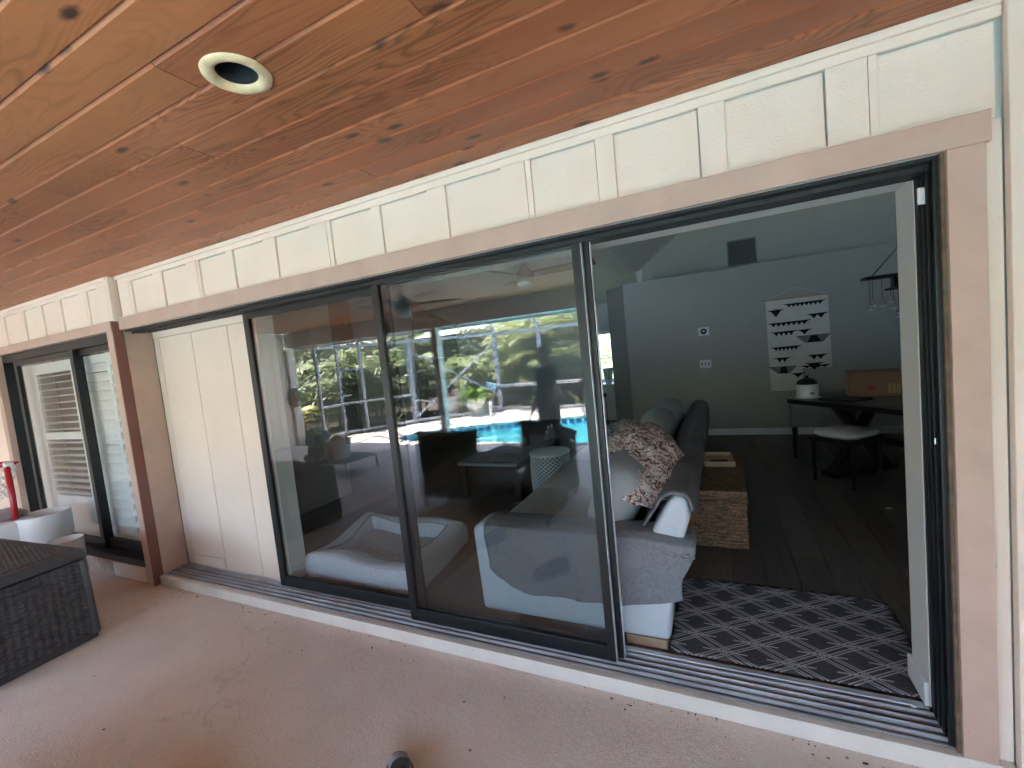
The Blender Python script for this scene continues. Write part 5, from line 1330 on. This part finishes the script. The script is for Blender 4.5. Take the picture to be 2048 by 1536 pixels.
def rosette(n, ln, w, up_=.8):
    lv = MB()
    for k in range(n):
        a = rnd(0, 2*PI); el = rnd(.2, 1.35)*up_; d = Vector((math.cos(a)*math.cos(el), math.sin(a)*math.cos(el), math.sin(el))); L = ln*rnd(.7, 1.1)
        sd_ = Vector((-math.sin(a), math.cos(a), 0))*w; m_ = d*L*.5; t = d*L-Vector((0, 0, .25*L)); b0 = len(lv.v)
        lv.v += [(0, 0, 0), tuple(m_-sd_+Vector((0, 0, .01))), tuple(m_+sd_+Vector((0, 0, .01))), tuple(t)]; lv.f.append((b0, b0+1, b0+3, b0+2))
    return lv
def plantset(name, cat, protos, spots, labels, group, leafmat):
    first = []
    for i_, (x, y, rz) in enumerate(spots):
        k = i_ % len(protos)
        if i_ < len(protos):
            t = thing(name, labels[i_], cat, (x, y, -.14), rz, group); tr, lv = protos[k]
            tr.build('trunk', 'bark', t, smooth=True); lv.build('crown', leafmat, t, fixn=False); first.append(t)
        else:
            dup(first[k], (x, y, -.14), rz, labels[i_])
fp_spots = [(-10.1, -5.2, .3), (-9.5, -6.6, 1.2), (-9.9, -7.6, 2.0), (-8.6, -8.0, .7), (-8.9, -9.4, 3.1), (-7.6, -9.9, 1.7), (-11.2, -6.3, 2.6), (-10.6, -9.0, .1), (-7.0, -11.0, 4.0)]
ord_ = ['beside the cage door', 'left of the corner cage post', 'third from the porch end', 'behind the corner cage post', 'deep behind the corner', 'left of the white pots', 'farthest left in the bed', 'in the back row at the left', 'behind the white pots']
plantset('fan_palm', 'palm', [fan_palm(1.6, 22, .66), fan_palm(2.1, 24, .72), fan_palm(1.3, 20, .62)], fp_spots, ['dark lady palm with fan leaves '+s_+', mirrored in glass' for s_ in ord_], 'fan palms behind the pool cage', 'leafA')
ar_spots = [(-5.4, -10.2, 0), (-4.0, -10.0, 1), (-2.6, -10.2, 2), (-1.2, -10.1, 3), (.4, -10.3, .5), (-3.3, -11.4, 1.4), (-6.2, -11.6, .9)]
ord2 = ['right of the white pots', 'behind the skimmer pole', 'behind the window strip board', 'beyond the person', 'at the right end of the pool', 'in the back row of the hedge', 'tall at the back left']
plantset('feather_palm', 'palm', [areca(2.9, 36), areca(3.3, 40)], ar_spots, ['yellow green feather palm '+s_+', mirrored in the glass' for s_ in ord2], 'feather palms behind the pool cage', 'leafB')
plantset('young_feather_palm', 'palm', [areca(1.9, 52)], [(-5.1, -9.75, 0), (-4.2, -9.9, 1), (-3.5, -9.7, 2)], ['low bushy feather palm '+q_+', mirrored in the glass' for q_ in ('just right of the white pots', 'behind the middle of the skimmer pole', 'left of the window strip board')], 'young feather palms behind the pool cage', 'leafB')
# hedge mass behind
hd = MB()
for k in range(15000):
    x = rnd(-16, 6); y = rnd(-14.2, -12.0) if x > -9 else rnd(-14, -5)
    if x < -9: x = rnd(-14.5, -12.2)
    z = 3.4*rnd(0, 1)**.75*(.75+.35*vnoise(x*.7, 3.1)); s_ = rnd(.10, .22)
    a = rnd(0, 2*PI); el = rnd(-.6, .9); d = Vector((math.cos(a)*math.cos(el), math.sin(a)*math.cos(el), math.sin(el))); sd_ = d.cross(Vector((rnd(-1, 1), rnd(-1, 1), 1))).normalized()*s_*.4
    p = Vector((x, y, z)); b0 = len(hd.v); hd.v += [tuple(p), tuple(p+d*s_*.5-sd_), tuple(p+d*s_*.5+sd_), tuple(p+d*s_)]; hd.f.append((b0, b0+1, b0+3, b0+2))
o = hd.build('hedge_foliage', 'leafC', fixn=False, kind='stuff'); tag(o, 'dense dark green hedge foliage beyond the pool cage', 'hedge')
hb = MB(); hb.box(-16, 7, -14.9, -14.3, -.2, 2.6); hb.box(-15.3, -14.6, -14.3, -2, -.2, 2.6)
o = hb.build('hedge_core', M['leafC'], kind='stuff'); tag(o, 'dark inner mass of the hedge beyond the pool cage', 'hedge')
# planting bed plants along the cage
bedl = ['spiky grey green bromeliad '+s_+', mirrored in the glass' for s_ in ('left of the cage door', 'right of the cage door', 'at the foot of the corner post', 'below the cross braces', 'beside the tallest white pot', 'right of the white pots', 'under the skimmer pole', 'left of the window strip board', 'right of the window strip board', 'at the far right of the bed')]
bsp = [(-9.1, -5.6), (-8.8, -6.4), (-8.0, -7.2), (-7.0, -8.3), (-6.3, -9.1), (-5.0, -9.2), (-4.3, -9.3), (-3.4, -9.2), (-2.3, -9.2), (-1.2, -9.3)]
f0 = None
for i_, (x, y) in enumerate(bsp):
    if f0 is None:
        f0 = thing('bromeliad', bedl[0], 'plant', (x, y, -.14), 0, 'bromeliads along the pool cage'); rosette(34, .75, .03).build('leaves', 'leafG', f0, fixn=False)
    else: dup(f0, (x, y, -.14), i_*1.3, bedl[i_])
yl = thing('yellow_fan_plant', 'yellow fan shaped palm seedling left of the cage door, mirrored in the glass', 'plant', (-9.0, -5.05, -.14))
lv = MB()
for k in range(4): fan_leaf(lv, Vector((.1*k, .05*k, .55+.1*k)), Vector((math.cos(k*1.5), math.sin(k*1.5), .35)), .42, 11, 2.8, .2)
lv.build('leaves', 'leafY', yl, fixn=False); MB().tube([(0, 0, 0), (.05, 0, .6)], .015, 6).build('stem', 'bark', yl)
# palm trunk with dead skirt
dpt = thing('skirted_palm', 'palm trunk with a drooping brown leaf skirt behind the cage, mirrored in the glass', 'palm', (-8.3, -8.6, -.14))
MB().tube([(0, 0, 0), (0, 0, 2.4)], [.14, .11], 10).build('trunk', 'bark', dpt, smooth=True)
lv = MB()
for k in range(26):
    a = rnd(0, 2*PI); fan_leaf(lv, Vector((.12*math.cos(a), .12*math.sin(a), rnd(1.1, 1.7))), Vector((math.cos(a)*.4, math.sin(a)*.4, -1)), .5, 6, 1.0, .1)
lv.build('dead_skirt', 'bark', dpt, fixn=False)
lv = MB()
for k in range(16):
    a = rnd(0, 2*PI); el = rnd(.1, 1.2); fan_leaf(lv, Vector((.3*math.cos(a), .3*math.sin(a), 2.2+.3*math.sin(el))), Vector((math.cos(a)*math.cos(el), math.sin(a)*math.cos(el), math.sin(el))), .7)
lv.build('crown', 'leafA', dpt, fixn=False)
# pots
def pot(loc, rt_, rb, h, label, leaves, lm):
    t = thing('plant_pot', label, 'potted plant', loc, 0, 'white pots by the pool')
    MB().lathe([(rb, 0), (rb+.01, .02), (rt_*.97, h*.75), (rt_, h), (rt_-.03, h), (rt_-.04, h-.05), (0, h-.06)], n=32, cap=False).build('pot', 'pot', t, smooth='auto')
    o = leaves.build('leaves', lm, t, fixn=False); o.location = (0, 0, h-.06)
pot((-6.72, -8.06, -.02), .23, .16, .56, 'tall white pot with a purple leaved plant, mirrored in the glass', rosette(40, .34, .025, .9), 'leafP')
pot((-6.06, -8.28, -.02), .24, .16, .46, 'white pot spilling bright green split leaves, mirrored in the glass', rosette(60, .75, .05, .75), 'leafD')
pot((-6.72, -8.52, -.02), .20, .15, .70, 'white pot with spiky silver leaves at the back, mirrored in the glass', rosette(44, .60, .022, 1.0), 'leafG')
# lawn blades near the cage door
gb = MB()
for k in range(9000):
    x = rnd(-10.5, -8.02); y = rnd(-6.2, -4.62); h = rnd(.05, .13); a = rnd(0, 2*PI); w = .008; b0 = len(gb.v)
    gb.v += [(x-w*math.cos(a), y-w*math.sin(a), -.14), (x+w*math.cos(a), y+w*math.sin(a), -.14), (x+rnd(-.03, .03), y+rnd(-.03, .03), -.14+h)]; gb.f.append((b0, b0+1, b0+2))
tag(gb.build('grass', 'blade', fixn=False, kind='stuff'), 'bright lawn grass outside the cage door', 'grass')
setting('planting_bed', MB().prism([(-8.12, -5.62), (-7.78, -5.98), (-7.13, -7.18), (-5.5, -8.84), (3.7, -8.9), (3.7, -15), (-14, -15), (-14, -6.4), (-9.6, -6.4)], 'z', -.30, -.125), 'mulch')
# greenery outside the far window
gw = MB()
for k in range(2500):
    x = rnd(-5, 1); y = rnd(9.6, 11); z = rnd(0, 3.4); s_ = rnd(.1, .2); a = rnd(0, 2*PI); d = Vector((math.cos(a), math.sin(a), rnd(-.4, .6))).normalized(); sd_ = d.cross(Vector((.3, .2, 1))).normalized()*s_*.45
    p = Vector((x, y, z)); b0 = len(gw.v); gw.v += [tuple(p), tuple(p+d*s_*.5-sd_), tuple(p+d*s_*.5+sd_), tuple(p+d*s_)]; gw.f.append((b0, b0+1, b0+3, b0+2))
tag(gw.build('shrub_foliage', 'leafD', fixn=False, kind='stuff'), 'bright green shrubs seen through the far window', 'shrubs')
